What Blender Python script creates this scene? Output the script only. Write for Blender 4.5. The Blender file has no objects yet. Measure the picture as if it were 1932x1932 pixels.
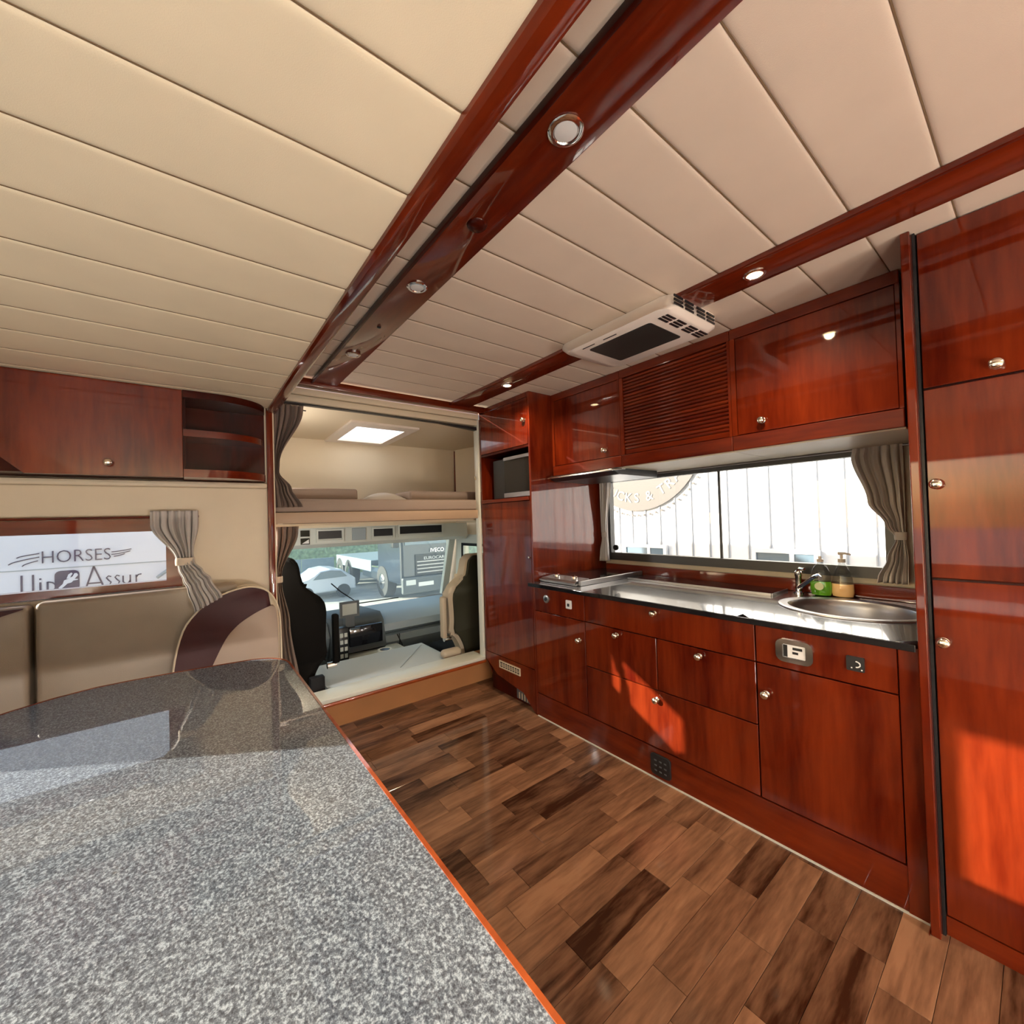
import bpy, bmesh, math, random
from mathutils import Vector, Matrix
random.seed(7)
PI = math.pi
sc = bpy.context.scene
C = sc.collection

# ------------------------------------------------------------------ camera, world, sun, exposure
cam_d = bpy.data.cameras.new('camera'); cam = bpy.data.objects.new('camera', cam_d); C.objects.link(cam)
cam_d.sensor_width = 36.0; cam_d.sensor_fit = 'HORIZONTAL'; cam_d.lens = 784.087 / 1932 * 36.0
cam_d.clip_start = 0.02; cam_d.clip_end = 300
ya, pi_, ro = math.radians(37.9534), math.radians(0.83877), math.radians(-1.77099)
f_ = Vector((math.sin(ya) * math.cos(pi_), math.cos(ya) * math.cos(pi_), math.sin(pi_)))
r0 = Vector((math.cos(ya), -math.sin(ya), 0)); u0 = r0.cross(f_)
r_ = r0 * math.cos(ro) + u0 * math.sin(ro); u_ = r_.cross(f_)
M4 = Matrix((r_, u_, -f_)).transposed().to_4x4(); M4.translation = Vector((0, 0, 1.335))
cam.matrix_world = M4
sc.camera = cam

sc.view_settings.view_transform = 'Standard'; sc.view_settings.look = 'None'
sc.view_settings.gamma = 1.0; sc.view_settings.use_curve_mapping = False
sc.view_settings.exposure = 0.44
sc.cycles.use_denoising = True
sc.cycles.max_bounces = 12; sc.cycles.diffuse_bounces = 6; sc.cycles.glossy_bounces = 4
sc.cycles.transparent_max_bounces = 12; sc.cycles.transmission_bounces = 6
sc.cycles.sample_clamp_indirect = 6.0; sc.cycles.caustics_refractive = False; sc.cycles.caustics_reflective = False

w = bpy.data.worlds.new('world'); sc.world = w; w.use_nodes = True
nt = w.node_tree; nt.nodes.clear()
sky = nt.nodes.new('ShaderNodeTexSky'); sky.sky_type = 'NISHITA'; sky.sun_disc = False
sky.sun_elevation = math.radians(17.1); sky.sun_rotation = math.radians(-57.4)
sky.air_density = 1.0; sky.dust_density = 2.0
bg = nt.nodes.new('ShaderNodeBackground'); bg.inputs[1].default_value = 0.32
wo = nt.nodes.new('ShaderNodeOutputWorld')
nt.links.new(sky.outputs[0], bg.inputs[0]); nt.links.new(bg.outputs[0], wo.inputs[0])

sun_d = bpy.data.lights.new('sun', 'SUN'); sun_d.energy = 13.5; sun_d.angle = math.radians(0.6); sun_d.color = (1.0, 0.93, 0.82)
sun = bpy.data.objects.new('sun', sun_d); C.objects.link(sun)
sun.rotation_euler = Vector((1, -0.64, -0.365)).to_track_quat('-Z', 'Y').to_euler()
sun.location = (-8, 6, 5)

# ------------------------------------------------------------------ materials
def nn(nt, t, **k):
    n = nt.nodes.new(t)
    for a, b in k.items(): setattr(n, a, b)
    return n
def base_mat(name):
    m = bpy.data.materials.new(name); m.use_nodes = True
    return m, m.node_tree, m.node_tree.nodes['Principled BSDF']
def P(name, col, rough=0.5, metal=0.0, coat=0.0, bump=0.0, bscale=200, spec=0.5, var=0.0, vscale=6, coat_r=0.03, emit=0):
    m, t, b = base_mat(name)
    b.inputs['Base Color'].default_value = (*col, 1); b.inputs['Roughness'].default_value = rough
    b.inputs['Metallic'].default_value = metal; b.inputs['Coat Weight'].default_value = coat
    b.inputs['Coat Roughness'].default_value = coat_r
    b.inputs['Specular IOR Level'].default_value = spec
    if emit:
        b.inputs['Emission Color'].default_value = (*col, 1); b.inputs['Emission Strength'].default_value = emit
    co = nn(t, 'ShaderNodeTexCoord')
    if bump:
        n = nn(t, 'ShaderNodeTexNoise'); n.inputs['Scale'].default_value = bscale; n.inputs['Detail'].default_value = 3
        t.links.new(co.outputs['Object'], n.inputs['Vector'])
        bp = nn(t, 'ShaderNodeBump'); bp.inputs['Strength'].default_value = bump; bp.inputs['Distance'].default_value = 0.002
        t.links.new(n.outputs['Fac'], bp.inputs['Height']); t.links.new(bp.outputs['Normal'], b.inputs['Normal'])
    if var:
        n2 = nn(t, 'ShaderNodeTexNoise'); n2.inputs['Scale'].default_value = vscale; n2.inputs['Detail'].default_value = 3
        t.links.new(co.outputs['Object'], n2.inputs['Vector'])
        cr = nn(t, 'ShaderNodeValToRGB')
        cr.color_ramp.elements[0].position = 0.3; cr.color_ramp.elements[1].position = 0.7
        cr.color_ramp.elements[0].color = (*[c * (1 - var) for c in col], 1); cr.color_ramp.elements[1].color = (*[min(1, c * (1 + var)) for c in col], 1)
        t.links.new(n2.outputs['Fac'], cr.inputs[0]); t.links.new(cr.outputs[0], b.inputs['Base Color'])
    return m
def wood(name, dark, light, stretch, coat=1.0, rough=0.35, coat_r=0.04, per_obj=0.0, scale=1.0):
    """stretch: (x,y,z) scales of the grain noise; the small one runs along the grain"""
    m, t, b = base_mat(name)
    co = nn(t, 'ShaderNodeTexCoord'); oi = nn(t, 'ShaderNodeObjectInfo')
    add = nn(t, 'ShaderNodeVectorMath', operation='MULTIPLY_ADD')
    rv = nn(t, 'ShaderNodeCombineXYZ')
    for i in range(3): t.links.new(oi.outputs['Random'], rv.inputs[i])
    add.inputs[1].default_value = (7.3, 5.1, 9.7)
    t.links.new(rv.outputs[0], add.inputs[0]); t.links.new(co.outputs['Object'], add.inputs[2])
    mp = nn(t, 'ShaderNodeMapping'); mp.inputs['Scale'].default_value = [s * scale for s in stretch]
    t.links.new(add.outputs[0], mp.inputs[0])
    n1 = nn(t, 'ShaderNodeTexNoise'); n1.inputs['Scale'].default_value = 1.0; n1.inputs['Detail'].default_value = 5; n1.inputs['Distortion'].default_value = 0.7
    t.links.new(mp.outputs[0], n1.inputs['Vector'])
    mp2 = nn(t, 'ShaderNodeMapping'); mp2.inputs['Scale'].default_value = [s * scale * 7 for s in stretch]
    t.links.new(add.outputs[0], mp2.inputs[0])
    n2 = nn(t, 'ShaderNodeTexNoise'); n2.inputs['Scale'].default_value = 1.0; n2.inputs['Detail'].default_value = 3
    t.links.new(mp2.outputs[0], n2.inputs['Vector'])
    mx = nn(t, 'ShaderNodeMath', operation='MULTIPLY_ADD'); mx.inputs[1].default_value = 0.72
    sc2 = nn(t, 'ShaderNodeMath', operation='MULTIPLY'); sc2.inputs[1].default_value = 0.28
    t.links.new(n2.outputs['Fac'], sc2.inputs[0]); t.links.new(n1.outputs['Fac'], mx.inputs[0]); t.links.new(sc2.outputs[0], mx.inputs[2])
    if per_obj:
        s3 = nn(t, 'ShaderNodeMath', operation='MULTIPLY_ADD'); s3.inputs[1].default_value = per_obj; s3.inputs[2].default_value = -per_obj / 2
        t.links.new(oi.outputs['Random'], s3.inputs[0])
        ad = nn(t, 'ShaderNodeMath', operation='ADD'); t.links.new(mx.outputs[0], ad.inputs[0]); t.links.new(s3.outputs[0], ad.inputs[1])
        mx = ad
    cr = nn(t, 'ShaderNodeValToRGB'); cr.color_ramp.elements[0].position = 0.3; cr.color_ramp.elements[1].position = 0.68
    cr.color_ramp.elements[0].color = (*dark, 1); cr.color_ramp.elements[1].color = (*light, 1)
    t.links.new(mx.outputs[0], cr.inputs[0]); t.links.new(cr.outputs[0], b.inputs['Base Color'])
    b.inputs['Roughness'].default_value = rough; b.inputs['Coat Weight'].default_value = coat; b.inputs['Coat Roughness'].default_value = coat_r
    b.inputs['Specular IOR Level'].default_value = 0.05; b.inputs['Coat IOR'].default_value = 1.5
    return m
def glass(name, tint=(1, 1, 1), refl=0.07):
    m = bpy.data.materials.new(name); m.use_nodes = True; t = m.node_tree; t.nodes.clear()
    o = nn(t, 'ShaderNodeOutputMaterial'); mix = nn(t, 'ShaderNodeMixShader'); tr = nn(t, 'ShaderNodeBsdfTransparent'); gl = nn(t, 'ShaderNodeBsdfGlossy')
    tr.inputs[0].default_value = (*tint, 1); gl.inputs['Roughness'].default_value = 0.02
    lw = nn(t, 'ShaderNodeLayerWeight'); pw = nn(t, 'ShaderNodeMath', operation='POWER'); pw.inputs[1].default_value = 4.5
    fr = nn(t, 'ShaderNodeMath', operation='MULTIPLY_ADD'); fr.inputs[1].default_value = .7; fr.inputs[2].default_value = .03
    t.links.new(lw.outputs['Facing'], pw.inputs[0]); t.links.new(pw.outputs[0], fr.inputs[0])
    t.links.new(fr.outputs[0], mix.inputs[0]); t.links.new(tr.outputs[0], mix.inputs[1]); t.links.new(gl.outputs[0], mix.inputs[2]); t.links.new(mix.outputs[0], o.inputs[0])
    return m
M = {}
MD, ML = (0.048, 0.0016, 0.0003), (0.170, 0.0205, 0.0038)
M['wood'] = wood('mahogany_vertical', MD, ML, (7, 7, 0.9))
M['wood_y'] = wood('mahogany_lengthwise', MD, ML, (7, 0.9, 7))
M['wood_x'] = wood('mahogany_crosswise', MD, ML, (0.9, 7, 7))
M['wood_pale'] = wood('light_mahogany', (0.13, 0.020, 0.004), (0.30, 0.06, 0.012), (0.9, 6, 6), rough=0.4)  # lighter mahogany tone for the sill nosing and table edging
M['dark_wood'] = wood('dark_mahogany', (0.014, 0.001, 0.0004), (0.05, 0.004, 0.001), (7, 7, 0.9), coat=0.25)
M['plank'] = wood('floor_plank', (0.035, 0.0115, 0.005), (0.33, 0.17, 0.095), (1.6, 11, 11), coat=0.9, rough=0.35, coat_r=0.09, per_obj=0.24)
M['joint'] = P('floor_joint', (0.03, 0.012, 0.006), 0.6)
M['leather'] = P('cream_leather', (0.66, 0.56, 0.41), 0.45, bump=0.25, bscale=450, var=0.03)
M['ceil_l'] = P('cream_ceiling_vinyl', (0.78, 0.675, 0.49), 0.5, bump=0.15, bscale=500, var=0.03)
M['ceil_r'] = P('beige_ceiling_vinyl', (0.62, 0.515, 0.41), 0.5, bump=0.15, bscale=500, var=0.03)
M['seam_line'] = P('brown_seam_shade', (0.16, 0.105, 0.06), 0.8, spec=.1)  # dark brown that paints in the shadow line of the stitched ceiling grooves
M['seat_leather'] = P('taupe_cushion', (0.27, 0.215, 0.16), 0.45, bump=0.3, bscale=300, var=0.06)
M['red_leather'] = P('oxblood_leather', (0.035, 0.002, 0.003), 0.45, spec=.25, bump=0.2, bscale=350)
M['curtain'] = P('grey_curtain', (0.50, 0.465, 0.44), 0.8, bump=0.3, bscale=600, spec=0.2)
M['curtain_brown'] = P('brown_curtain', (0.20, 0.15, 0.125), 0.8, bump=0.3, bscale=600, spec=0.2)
M['curtain_lining'] = P('cream_curtain_band', (0.62, 0.52, 0.40), 0.8)
M['chrome'] = P('chrome', (0.85, 0.83, 0.8), 0.12, 1.0)
M['nickel'] = P('polished_nickel', (0.86, 0.80, 0.68), 0.14, 1.0)
M['steel'] = P('brushed_steel', (0.36, 0.35, 0.355), 0.34, 1.0, bump=0.05, bscale=300)
M['black'] = P('black_plastic', (0.012, 0.012, 0.013), 0.35)
M['black_gloss'] = P('black_glass', (0.008, 0.008, 0.010), 0.08, coat=0.3, spec=.3)
M['ac_panel'] = P('dark_grey_ac_panel', (0.022, 0.024, 0.022), 0.35, spec=.3)
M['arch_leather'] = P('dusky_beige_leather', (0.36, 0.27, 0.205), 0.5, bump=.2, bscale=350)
M['rubber'] = P('black_rubber', (0.008, 0.008, 0.009), 0.6, spec=.15)
M['white'] = P('white_plastic', (0.75, 0.73, 0.70), 0.4)
M['ac_white'] = P('warm_white_plastic', (0.74, 0.66, 0.58), 0.35)
M['cab_grey'] = P('light_grey_cab_plastic', (0.60, 0.62, 0.57), 0.5, bump=0.1, bscale=300)
M['cab_mid'] = P('blue_grey_dashboard', (0.30, 0.35, 0.38), 0.4, bump=0.1, bscale=300)
M['cab_dark'] = P('dark_grey_dashboard', (0.07, 0.08, 0.085), 0.5)
M['mat'] = P('grey_cab_mat', (0.42, 0.47, 0.49), 0.7, bump=0.2, bscale=200)
M['sill'] = P('pale_sill', (0.58, 0.58, 0.50), 0.35)
M['headliner'] = P('cream_headliner', (0.66, 0.56, 0.40), 0.8, bump=0.1, bscale=300)
M['riser'] = P('tan_riser_vinyl', (0.42, 0.19, 0.075), 0.3, coat=0.6, coat_r=0.12, var=0.05)
M['mattress'] = P('taupe_mattress', (0.30, 0.23, 0.19), 0.8, bump=0.4, bscale=250)
M['mattress_light'] = P('pale_bedding', (0.62, 0.57, 0.52), 0.8)
M['seat_black'] = P('black_seat_fabric', (0.005, 0.0045, 0.004), 0.8, bump=0.3, bscale=300, spec=.08)
M['seat_olive'] = P('olive_seat_back_panel', (0.022, 0.021, 0.012), 0.6, spec=.2)
M['seat_edge'] = P('beige_seat_edge', (0.36, 0.30, 0.22), 0.6)
M['frame_dark'] = P('anthracite_window_frame', (0.045, 0.045, 0.045), 0.4)
M['glass'] = glass('clear_glass')
M['glass_tint'] = glass('greenish_windscreen_glass', (0.92, 0.99, 0.97))
def add_haze(m):      # bright haze mixed into the windscreen glass for a washed-out view outside
    t = m.node_tree; o = [n for n in t.nodes if n.type == 'OUTPUT_MATERIAL'][0]; src = o.inputs[0].links[0].from_socket
    tl = nn(t, 'ShaderNodeBsdfTranslucent'); tl.inputs[0].default_value = (.85, .95, 1, 1); mx = nn(t, 'ShaderNodeMixShader'); mx.inputs[0].default_value = .07
    t.links.new(src, mx.inputs[1]); t.links.new(tl.outputs[0], mx.inputs[2]); t.links.new(mx.outputs[0], o.inputs[0])
add_haze(M['glass_tint'])
M['lamp_on'] = P('lamp_lens_lit', (1.0, 0.72, 0.36), 0.3, emit=22)
M['lamp_off'] = P('lamp_lens_off', (0.6, 0.6, 0.58), 0.2)
M['green_soap'] = P('green_dish_soap', (0.12, 0.38, 0.02), 0.1, coat=1)
M['peach_soap'] = P('peach_hand_soap', (0.80, 0.50, 0.22), 0.15, coat=1)
M['label_white'] = P('pale_label', (0.62, 0.66, 0.40), 0.4)
M['bottle'] = glass('clear_bottle_plastic', (0.80, 0.82, 0.82))
M['grille_cream'] = P('cream_grille', (0.55, 0.45, 0.30), 0.4)

def table_mat():
    m, t, b = base_mat('speckled_grey_laminate')
    co = nn(t, 'ShaderNodeTexCoord'); mp = nn(t, 'ShaderNodeMapping'); mp.inputs['Scale'].default_value = (1, 0.8, 1)
    t.links.new(co.outputs['Object'], mp.inputs[0])
    n = nn(t, 'ShaderNodeTexNoise'); n.inputs['Scale'].default_value = 250; n.inputs['Detail'].default_value = 3; n.inputs['Roughness'].default_value = 0.65
    t.links.new(mp.outputs[0], n.inputs['Vector'])
    cr = nn(t, 'ShaderNodeValToRGB'); e = cr.color_ramp.elements
    e[0].position = 0.34; e[0].color = (0.022, 0.027, 0.036, 1); e[1].position = 0.66; e[1].color = (0.30, 0.345, 0.375, 1)
    m2 = e.new(0.5); m2.color = (0.092, 0.108, 0.128, 1)
    t.links.new(n.outputs['Fac'], cr.inputs[0]); t.links.new(cr.outputs[0], b.inputs['Base Color'])
    b.inputs['Roughness'].default_value = 0.5; b.inputs['Specular IOR Level'].default_value = 0.3; b.inputs['Coat Weight'].default_value = 1.0; b.inputs['Coat Roughness'].default_value = 0.02
    b.inputs['Coat IOR'].default_value = 1.9
    return m
M['table'] = table_mat()
M['counter'] = P('dark_gloss_worktop', (0.030, 0.031, 0.036), 0.25, coat=1.0, coat_r=0.06, spec=0.9, var=0.3, vscale=60)
def rib_mat():
    return P('white_metal_cladding', (0.80, 0.805, 0.81), 0.5)
M['cladding'] = rib_mat()
M['rib'] = P('grey_rib_shade', (0.42, 0.43, 0.44), 0.5)  # greyer than the cladding, so the ribs' shading is in their colour
M['veh_white'] = P('white_vehicle_paint', (0.60, 0.64, 0.72), 0.3, coat=0.5)
M['text_dark'] = P('dark_grey_lettering', (0.06, 0.05, 0.09), 0.5)
M['sign_beige'] = P('beige_sign', (0.080, 0.072, 0.062), 0.6)
M['sign_white'] = P('white_sign_lettering', (0.17, 0.17, 0.165), 0.6)
M['asphalt'] = P('asphalt', (0.46, 0.44, 0.40), 0.9, var=0.15, vscale=3)
M['truck_dark'] = P('dark_blue_truck_paint', (0.012, 0.02, 0.032), 0.3, coat=1)
M['tyre'] = P('tyre_rubber', (0.03, 0.03, 0.03), 0.8)
M['leaf'] = P('tree_foliage', (0.12, 0.22, 0.05), 0.7, var=0.5, vscale=8)
M['trunk'] = P('tree_bark', (0.12, 0.08, 0.05), 0.9)
M['trailer_grey'] = P('blue_grey_trailer', (0.20, 0.26, 0.29), 0.5)
M['win_blue'] = P('blue_grey_window_glass', (0.10, 0.15, 0.19), 0.1, coat=1)

# ------------------------------------------------------------------ mesh helpers
class MB:
    def __init__(s): s.bm = bmesh.new()
    def box(s, x0, x1, y0, y1, z0, z1, bev=0, seg=2):
        r = bmesh.ops.create_cube(s.bm, size=1)
        vs = r['verts']
        for v in vs:
            v.co.x = x0 + (v.co.x + .5) * (x1 - x0); v.co.y = y0 + (v.co.y + .5) * (y1 - y0); v.co.z = z0 + (v.co.z + .5) * (z1 - z0)
        if bev:
            es = list({e for v in vs for e in v.link_edges})
            bmesh.ops.bevel(s.bm, geom=es, offset=bev, segments=seg, affect='EDGES', profile=0.5)
        return s
    def prism(s, poly, axis, a0, a1, bev=0, seg=2):
        def pt(u, v, a):
            return {'x': (a, u, v), 'y': (u, a, v), 'z': (u, v, a)}[axis]
        A = [s.bm.verts.new(pt(u, v, a0)) for u, v in poly]; B = [s.bm.verts.new(pt(u, v, a1)) for u, v in poly]
        n = len(poly); fs = [s.bm.faces.new(A), s.bm.faces.new(B[::-1])]
        for i in range(n): fs.append(s.bm.faces.new((A[i], A[(i + 1) % n], B[(i + 1) % n], B[i])))
        if bev:
            es = [e for e in (set(fs[0].edges) | set(fs[1].edges))]
            bmesh.ops.bevel(s.bm, geom=es, offset=bev, segments=seg, affect='EDGES', profile=0.5)
        return s
    def ring(s, outer, inner, axis, a0, a1):
        """a frame: outer and inner loops with the same number of points"""
        def pt(u, v, a):
            return {'x': (a, u, v), 'y': (u, a, v), 'z': (u, v, a)}[axis]
        L = [[s.bm.verts.new(pt(u, v, a)) for u, v in lp] for a in (a0, a1) for lp in (outer, inner)]
        n = len(outer)
        for i in range(n):
            j = (i + 1) % n
            s.bm.faces.new((L[0][i], L[0][j], L[1][j], L[1][i])); s.bm.faces.new((L[2][i], L[3][i], L[3][j], L[2][j]))
            s.bm.faces.new((L[0][i], L[2][i], L[2][j], L[0][j])); s.bm.faces.new((L[1][i], L[1][j], L[3][j], L[3][i]))
        return s
    def frame(s, axis, u0, u1, v0, v1, t, a0, a1):
        if not isinstance(t, tuple): t = (t, t, t, t)   # left, right, bottom, top
        o = [(u0, v0), (u1, v0), (u1, v1), (u0, v1)]
        i = [(u0 + t[0], v0 + t[2]), (u1 - t[1], v0 + t[2]), (u1 - t[1], v1 - t[3]), (u0 + t[0], v1 - t[3])]
        return s.ring(o, i, axis, a0, a1)
    def lathe(s, prof, c, axis='z', n=24, sx=1, sy=1):
        rings = []
        for r, h in prof:
            ring = []
            for k in range(n):
                a = 2 * PI * k / n; p = (r * math.cos(a) * sx, r * math.sin(a) * sy, h)
                q = {'z': p, 'x': (p[2], p[0], p[1]), 'y': (p[0], p[2], p[1])}[axis]
                ring.append(s.bm.verts.new((c[0] + q[0], c[1] + q[1], c[2] + q[2])))
            rings.append(ring)
        for a, b in zip(rings, rings[1:]):
            for k in range(n): s.bm.faces.new((a[k], a[(k + 1) % n], b[(k + 1) % n], b[k]))
        s.bm.faces.new(rings[0][::-1]); s.bm.faces.new(rings[-1])
        return s
    def tube(s, pts, r, n=8):
        pts = [Vector(p) for p in pts]; rings = []; up = Vector((0, 0, 1))
        rr = r if isinstance(r, (list, tuple)) else [r] * len(pts)
        for i, p in enumerate(pts):
            d = (pts[min(i + 1, len(pts) - 1)] - pts[max(i - 1, 0)]).normalized()
            a = d.cross(up)
            if a.length < 1e-3: a = d.cross(Vector((1, 0, 0)))
            a.normalize(); b = d.cross(a)
            rings.append([s.bm.verts.new(p + a * rr[i] * math.cos(2 * PI * k / n) + b * rr[i] * math.sin(2 * PI * k / n)) for k in range(n)])
        for a, b in zip(rings, rings[1:]):
            for k in range(n): s.bm.faces.new((a[k], a[(k + 1) % n], b[(k + 1) % n], b[k]))
        s.bm.faces.new(rings[0][::-1]); s.bm.faces.new(rings[-1])
        return s
    def grid(s, fn, nu, nv):
        V = [[s.bm.verts.new(fn(i / nu, j / nv)) for j in range(nv + 1)] for i in range(nu + 1)]
        for i in range(nu):
            for j in range(nv): s.bm.faces.new((V[i][j], V[i + 1][j], V[i + 1][j + 1], V[i][j + 1]))
        return s
    def build(s, name, mat, parent=None, smooth=False, angle=35):
        me = bpy.data.meshes.new(name)
        bmesh.ops.recalc_face_normals(s.bm, faces=s.bm.faces)
        off = Vector((0, 0, 0)); q = parent
        while q is not None: off += q.location; q = q.parent
        if parent is not None: bmesh.ops.translate(s.bm, vec=-off, verts=s.bm.verts)
        s.bm.to_mesh(me); s.bm.free()
        o = bpy.data.objects.new(name, me); C.objects.link(o)
        me.materials.append(M[mat] if isinstance(mat, str) else mat)
        if smooth:
            me.polygons.foreach_set('use_smooth', [True] * len(me.polygons)); me.set_sharp_from_angle(angle=math.radians(angle))
        if parent is not None: o.parent = parent
        return o
def thing(name, label, cat, loc=(0, 0, 0), group=None):
    o = bpy.data.objects.new(name, None); C.objects.link(o); o.location = loc; o.empty_display_size = 0.05
    o['label'] = label; o['category'] = cat
    if group: o['group'] = group
    return o
def tag(o, label, cat, group=None, kind=None):
    o['label'] = label; o['category'] = cat
    if group: o['group'] = group
    if kind: o['kind'] = kind
    return o
def struct(o, label, cat): return tag(o, label, cat, kind='structure')
def solidify(o, t):
    m = o.modifiers.new('thickness', 'SOLIDIFY'); m.thickness = t; m.offset = 0
    return o
def wall_hole(name, mat, axis, a0, a1, u0, u1, v0, v1, holes, label):
    """wall slab with rectangular holes sharing the given v range; one connected mesh (the pieces butt together)"""
    mb = MB(); us = sorted(holes, key=lambda h: h[0]); cur = u0
    def bx(ua, ub, va, vb):
        if ub - ua < 1e-4 or vb - va < 1e-4: return
        if axis == 'x': mb.box(a0, a1, ua, ub, va, vb)
        elif axis == 'y': mb.box(ua, ub, a0, a1, va, vb)
        else: mb.box(ua, ub, va, vb, a0, a1)
    for (ha, hb, hc, hd) in us:
        bx(cur, ha, v0, v1); bx(ha, hb, v0, hc); bx(ha, hb, hd, v1); cur = hb
    bx(cur, u1, v0, v1)
    bmesh.ops.remove_doubles(mb.bm, verts=mb.bm.verts, dist=1e-5)
    return struct(mb.build(name, mat), label, 'wall')

# ------------------------------------------------------------------ room shell
H0, H1 = 2.2, 2.0            # main ceiling, slide-out ceiling
XW, XL, YF, YB = 2.60, -0.95, 2.75, -2.6
KW = (0.465, 2.07, 1.047, 1.585)       # kitchen window y0,y1,z0,z1 (glass)
wall_hole('wall_right', 'leather', 'x', XW, XW + 0.06, YB, 4.72, -0.4, 2.3, [(KW[0] - .03, KW[1] + .03, KW[2] - .03, KW[3] + .03), (3.2, 4.28, .62, 1.06)], 'cream leather lined side wall behind the kitchen')
FW = (-0.83, -0.09, 1.075, 1.325)
wall_hole('wall_front', 'leather', 'y', YF, YF + 0.06, XL - .06, 0.365, -0.1, 2.05, [(FW[0] - .04, FW[1] + .04, FW[2] - .04, FW[3] + .04)], 'cream padded wall holding the small window over the seats')
SW = (-0.9, 2.02, 0.86, 1.70)
wall_hole('wall_left', 'leather', 'x', XL - .06, XL, YB, YF, -0.1, 2.05, [SW], 'cream padded outer wall beside the table, outside the picture')
wall_hole('wall_back', 'leather', 'y', YB - .06, YB, XL - .06, XW, -0.1, 2.3, [(0.5, 2.4, 0.75, 2.0)], 'cream padded rear wall behind the viewer')

# floor of parquet planks
fl = struct(MB().box(XL, XW, YB, 2.95, -0.06, -0.006).build('floor', 'joint'), 'glossy brown parquet floor of short staggered wooden planks', 'floor')
PW = 0.107; planks = {}
def plank_mesh(L):
    k = round(L, 2)
    if k not in planks:
        mb = MB().box(0, L - .0012, 0, PW - .0012, -0.008, 0, bev=.0006, seg=1)
        me = bpy.data.meshes.new('plank'); mb.bm.to_mesh(me); mb.bm.free(); me.materials.append(M['plank']); planks[k] = me
    return planks[k]
y = -0.10
while y < 2.93:
    x = 0.15 - random.random() * 0.3
    while x < 1.9:
        L = random.choice([.28, .33, .38, .42, .46, .5])
        o = bpy.data.objects.new('plank', plank_mesh(L)); C.objects.link(o); o.parent = fl
        o.location = (x, y, random.uniform(-.0003, .0003)); x += L
    y += PW
mb = MB()
yy = -0.10 - PW
while yy > YB:
    x = -.4 - random.random() * 0.3
    while x < 1.9:
        L = random.choice([.33, .42, .5]); mb.box(x, x + L - .001, yy, yy + PW - .001, -.008, 0); x += L
    yy -= PW
o = mb.build('planks_behind', 'plank', fl); o['kind'] = 'stuff'
# ceiling panels: padded channels across the room, every 0.19 m
def ceil_panel(x0, x1, y0, y1, z, mat, parent, puff=0.0035, name='panel'):
    mb = MB(); g = 0.012
    def fn(u, v):
        e = min(u * (x1 - x0), (1 - u) * (x1 - x0)); yv = y0 + (y1 - y0) * v; d = min(yv - y0, y1 - yv)
        h = puff * (1 - math.exp(-d / 0.0055))
        return (x0 + (x1 - x0) * u, yv, z + puff - h)
    vs = [0, .010, .022, .04, .065, .10, .3, .5, .7, .90, .935, .96, .978, .99, 1]
    V = []
    for u in (0, 1):
        V.append([mb.bm.verts.new(fn(u, v)) for v in vs])
    for j in range(len(vs) - 1): mb.bm.faces.new((V[0][j], V[1][j], V[1][j + 1], V[0][j + 1]))
    # back and edges so that it is a closed body
    T = [[mb.bm.verts.new((x, yv, z + .03)) for yv in (y0, y1)] for x in (x0, x1)]
    mb.bm.faces.new((T[0][0], T[0][1], T[1][1], T[1][0]))
    mb.bm.faces.new((V[0][0], T[0][0], T[1][0], V[1][0])); mb.bm.faces.new((V[0][-1], V[1][-1], T[1][1], T[0][1]))
    mb.bm.faces.new(V[0] + [T[0][1], T[0][0]]); mb.bm.faces.new(V[1][::-1] + [T[1][0], T[1][1]])
    return mb.build(name, mat, parent, smooth=True, angle=60)
RL = (0.9, 2.2, -1.9, -0.7)     # roof light added behind the camera for extra daylight inside
ce = MB()
ce.box(0.42, XW, YB, RL[2], H0 + .03, H0 + .06); ce.box(0.42, XW, RL[3], YF, H0 + .03, H0 + .06)
ce.box(0.42, RL[0], RL[2], RL[3], H0 + .03, H0 + .06); ce.box(RL[1], XW, RL[2], RL[3], H0 + .03, H0 + .06)
bmesh.ops.remove_doubles(ce.bm, verts=ce.bm.verts, dist=1e-5)
ceil = struct(ce.build('ceiling', 'ceil_r'), 'beige padded vinyl ceiling above the kitchen aisle', 'ceiling')
G0 = 0.1365
edges = [G0 + .19 * k for k in range(-4, 14)]
for a, b in zip(edges, edges[1:]):
    if a < 2.68:
        b = min(b, 2.68)
        ceil_panel(0.43, XW - .001, a + .0016, b - .0016, H0, 'ceil_r', ceil)
        MB().box(0.43, XW - .001, a - .0015, a + .0015, H0 + .0022, H0 + .01).build('seam_line', 'seam_line', ceil)  # dark strip in the groove stands for its shadow line
MBt = MB().box(0.43, XW, YB, RL[2], H0, H0 + .03); MBt.build('rear_panel', 'ceil_r', ceil)
for q in ((0.43, RL[0], RL[2], -.6235), (RL[1], XW, RL[2], -.6235), (RL[0], RL[1], RL[3], -.6235)):
    MB().box(*q, H0, H0 + .03).build('rear_panel', 'ceil_r', ceil)
ce2 = struct(MB().box(XL, 0.38, YB, YF, H1 + .03, H1 + .06).build('ceiling', 'ceil_l'), 'cream padded vinyl ceiling of the slide-out over the table', 'ceiling')
GL = 0.143
edges = [GL + .2135 * k - .2135 * 3 for k in range(0, 17)]
e0 = 0.774; P2 = 0.2135
edges = sorted([0.782 + P2 * k for k in range(-6, 10)])
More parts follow.
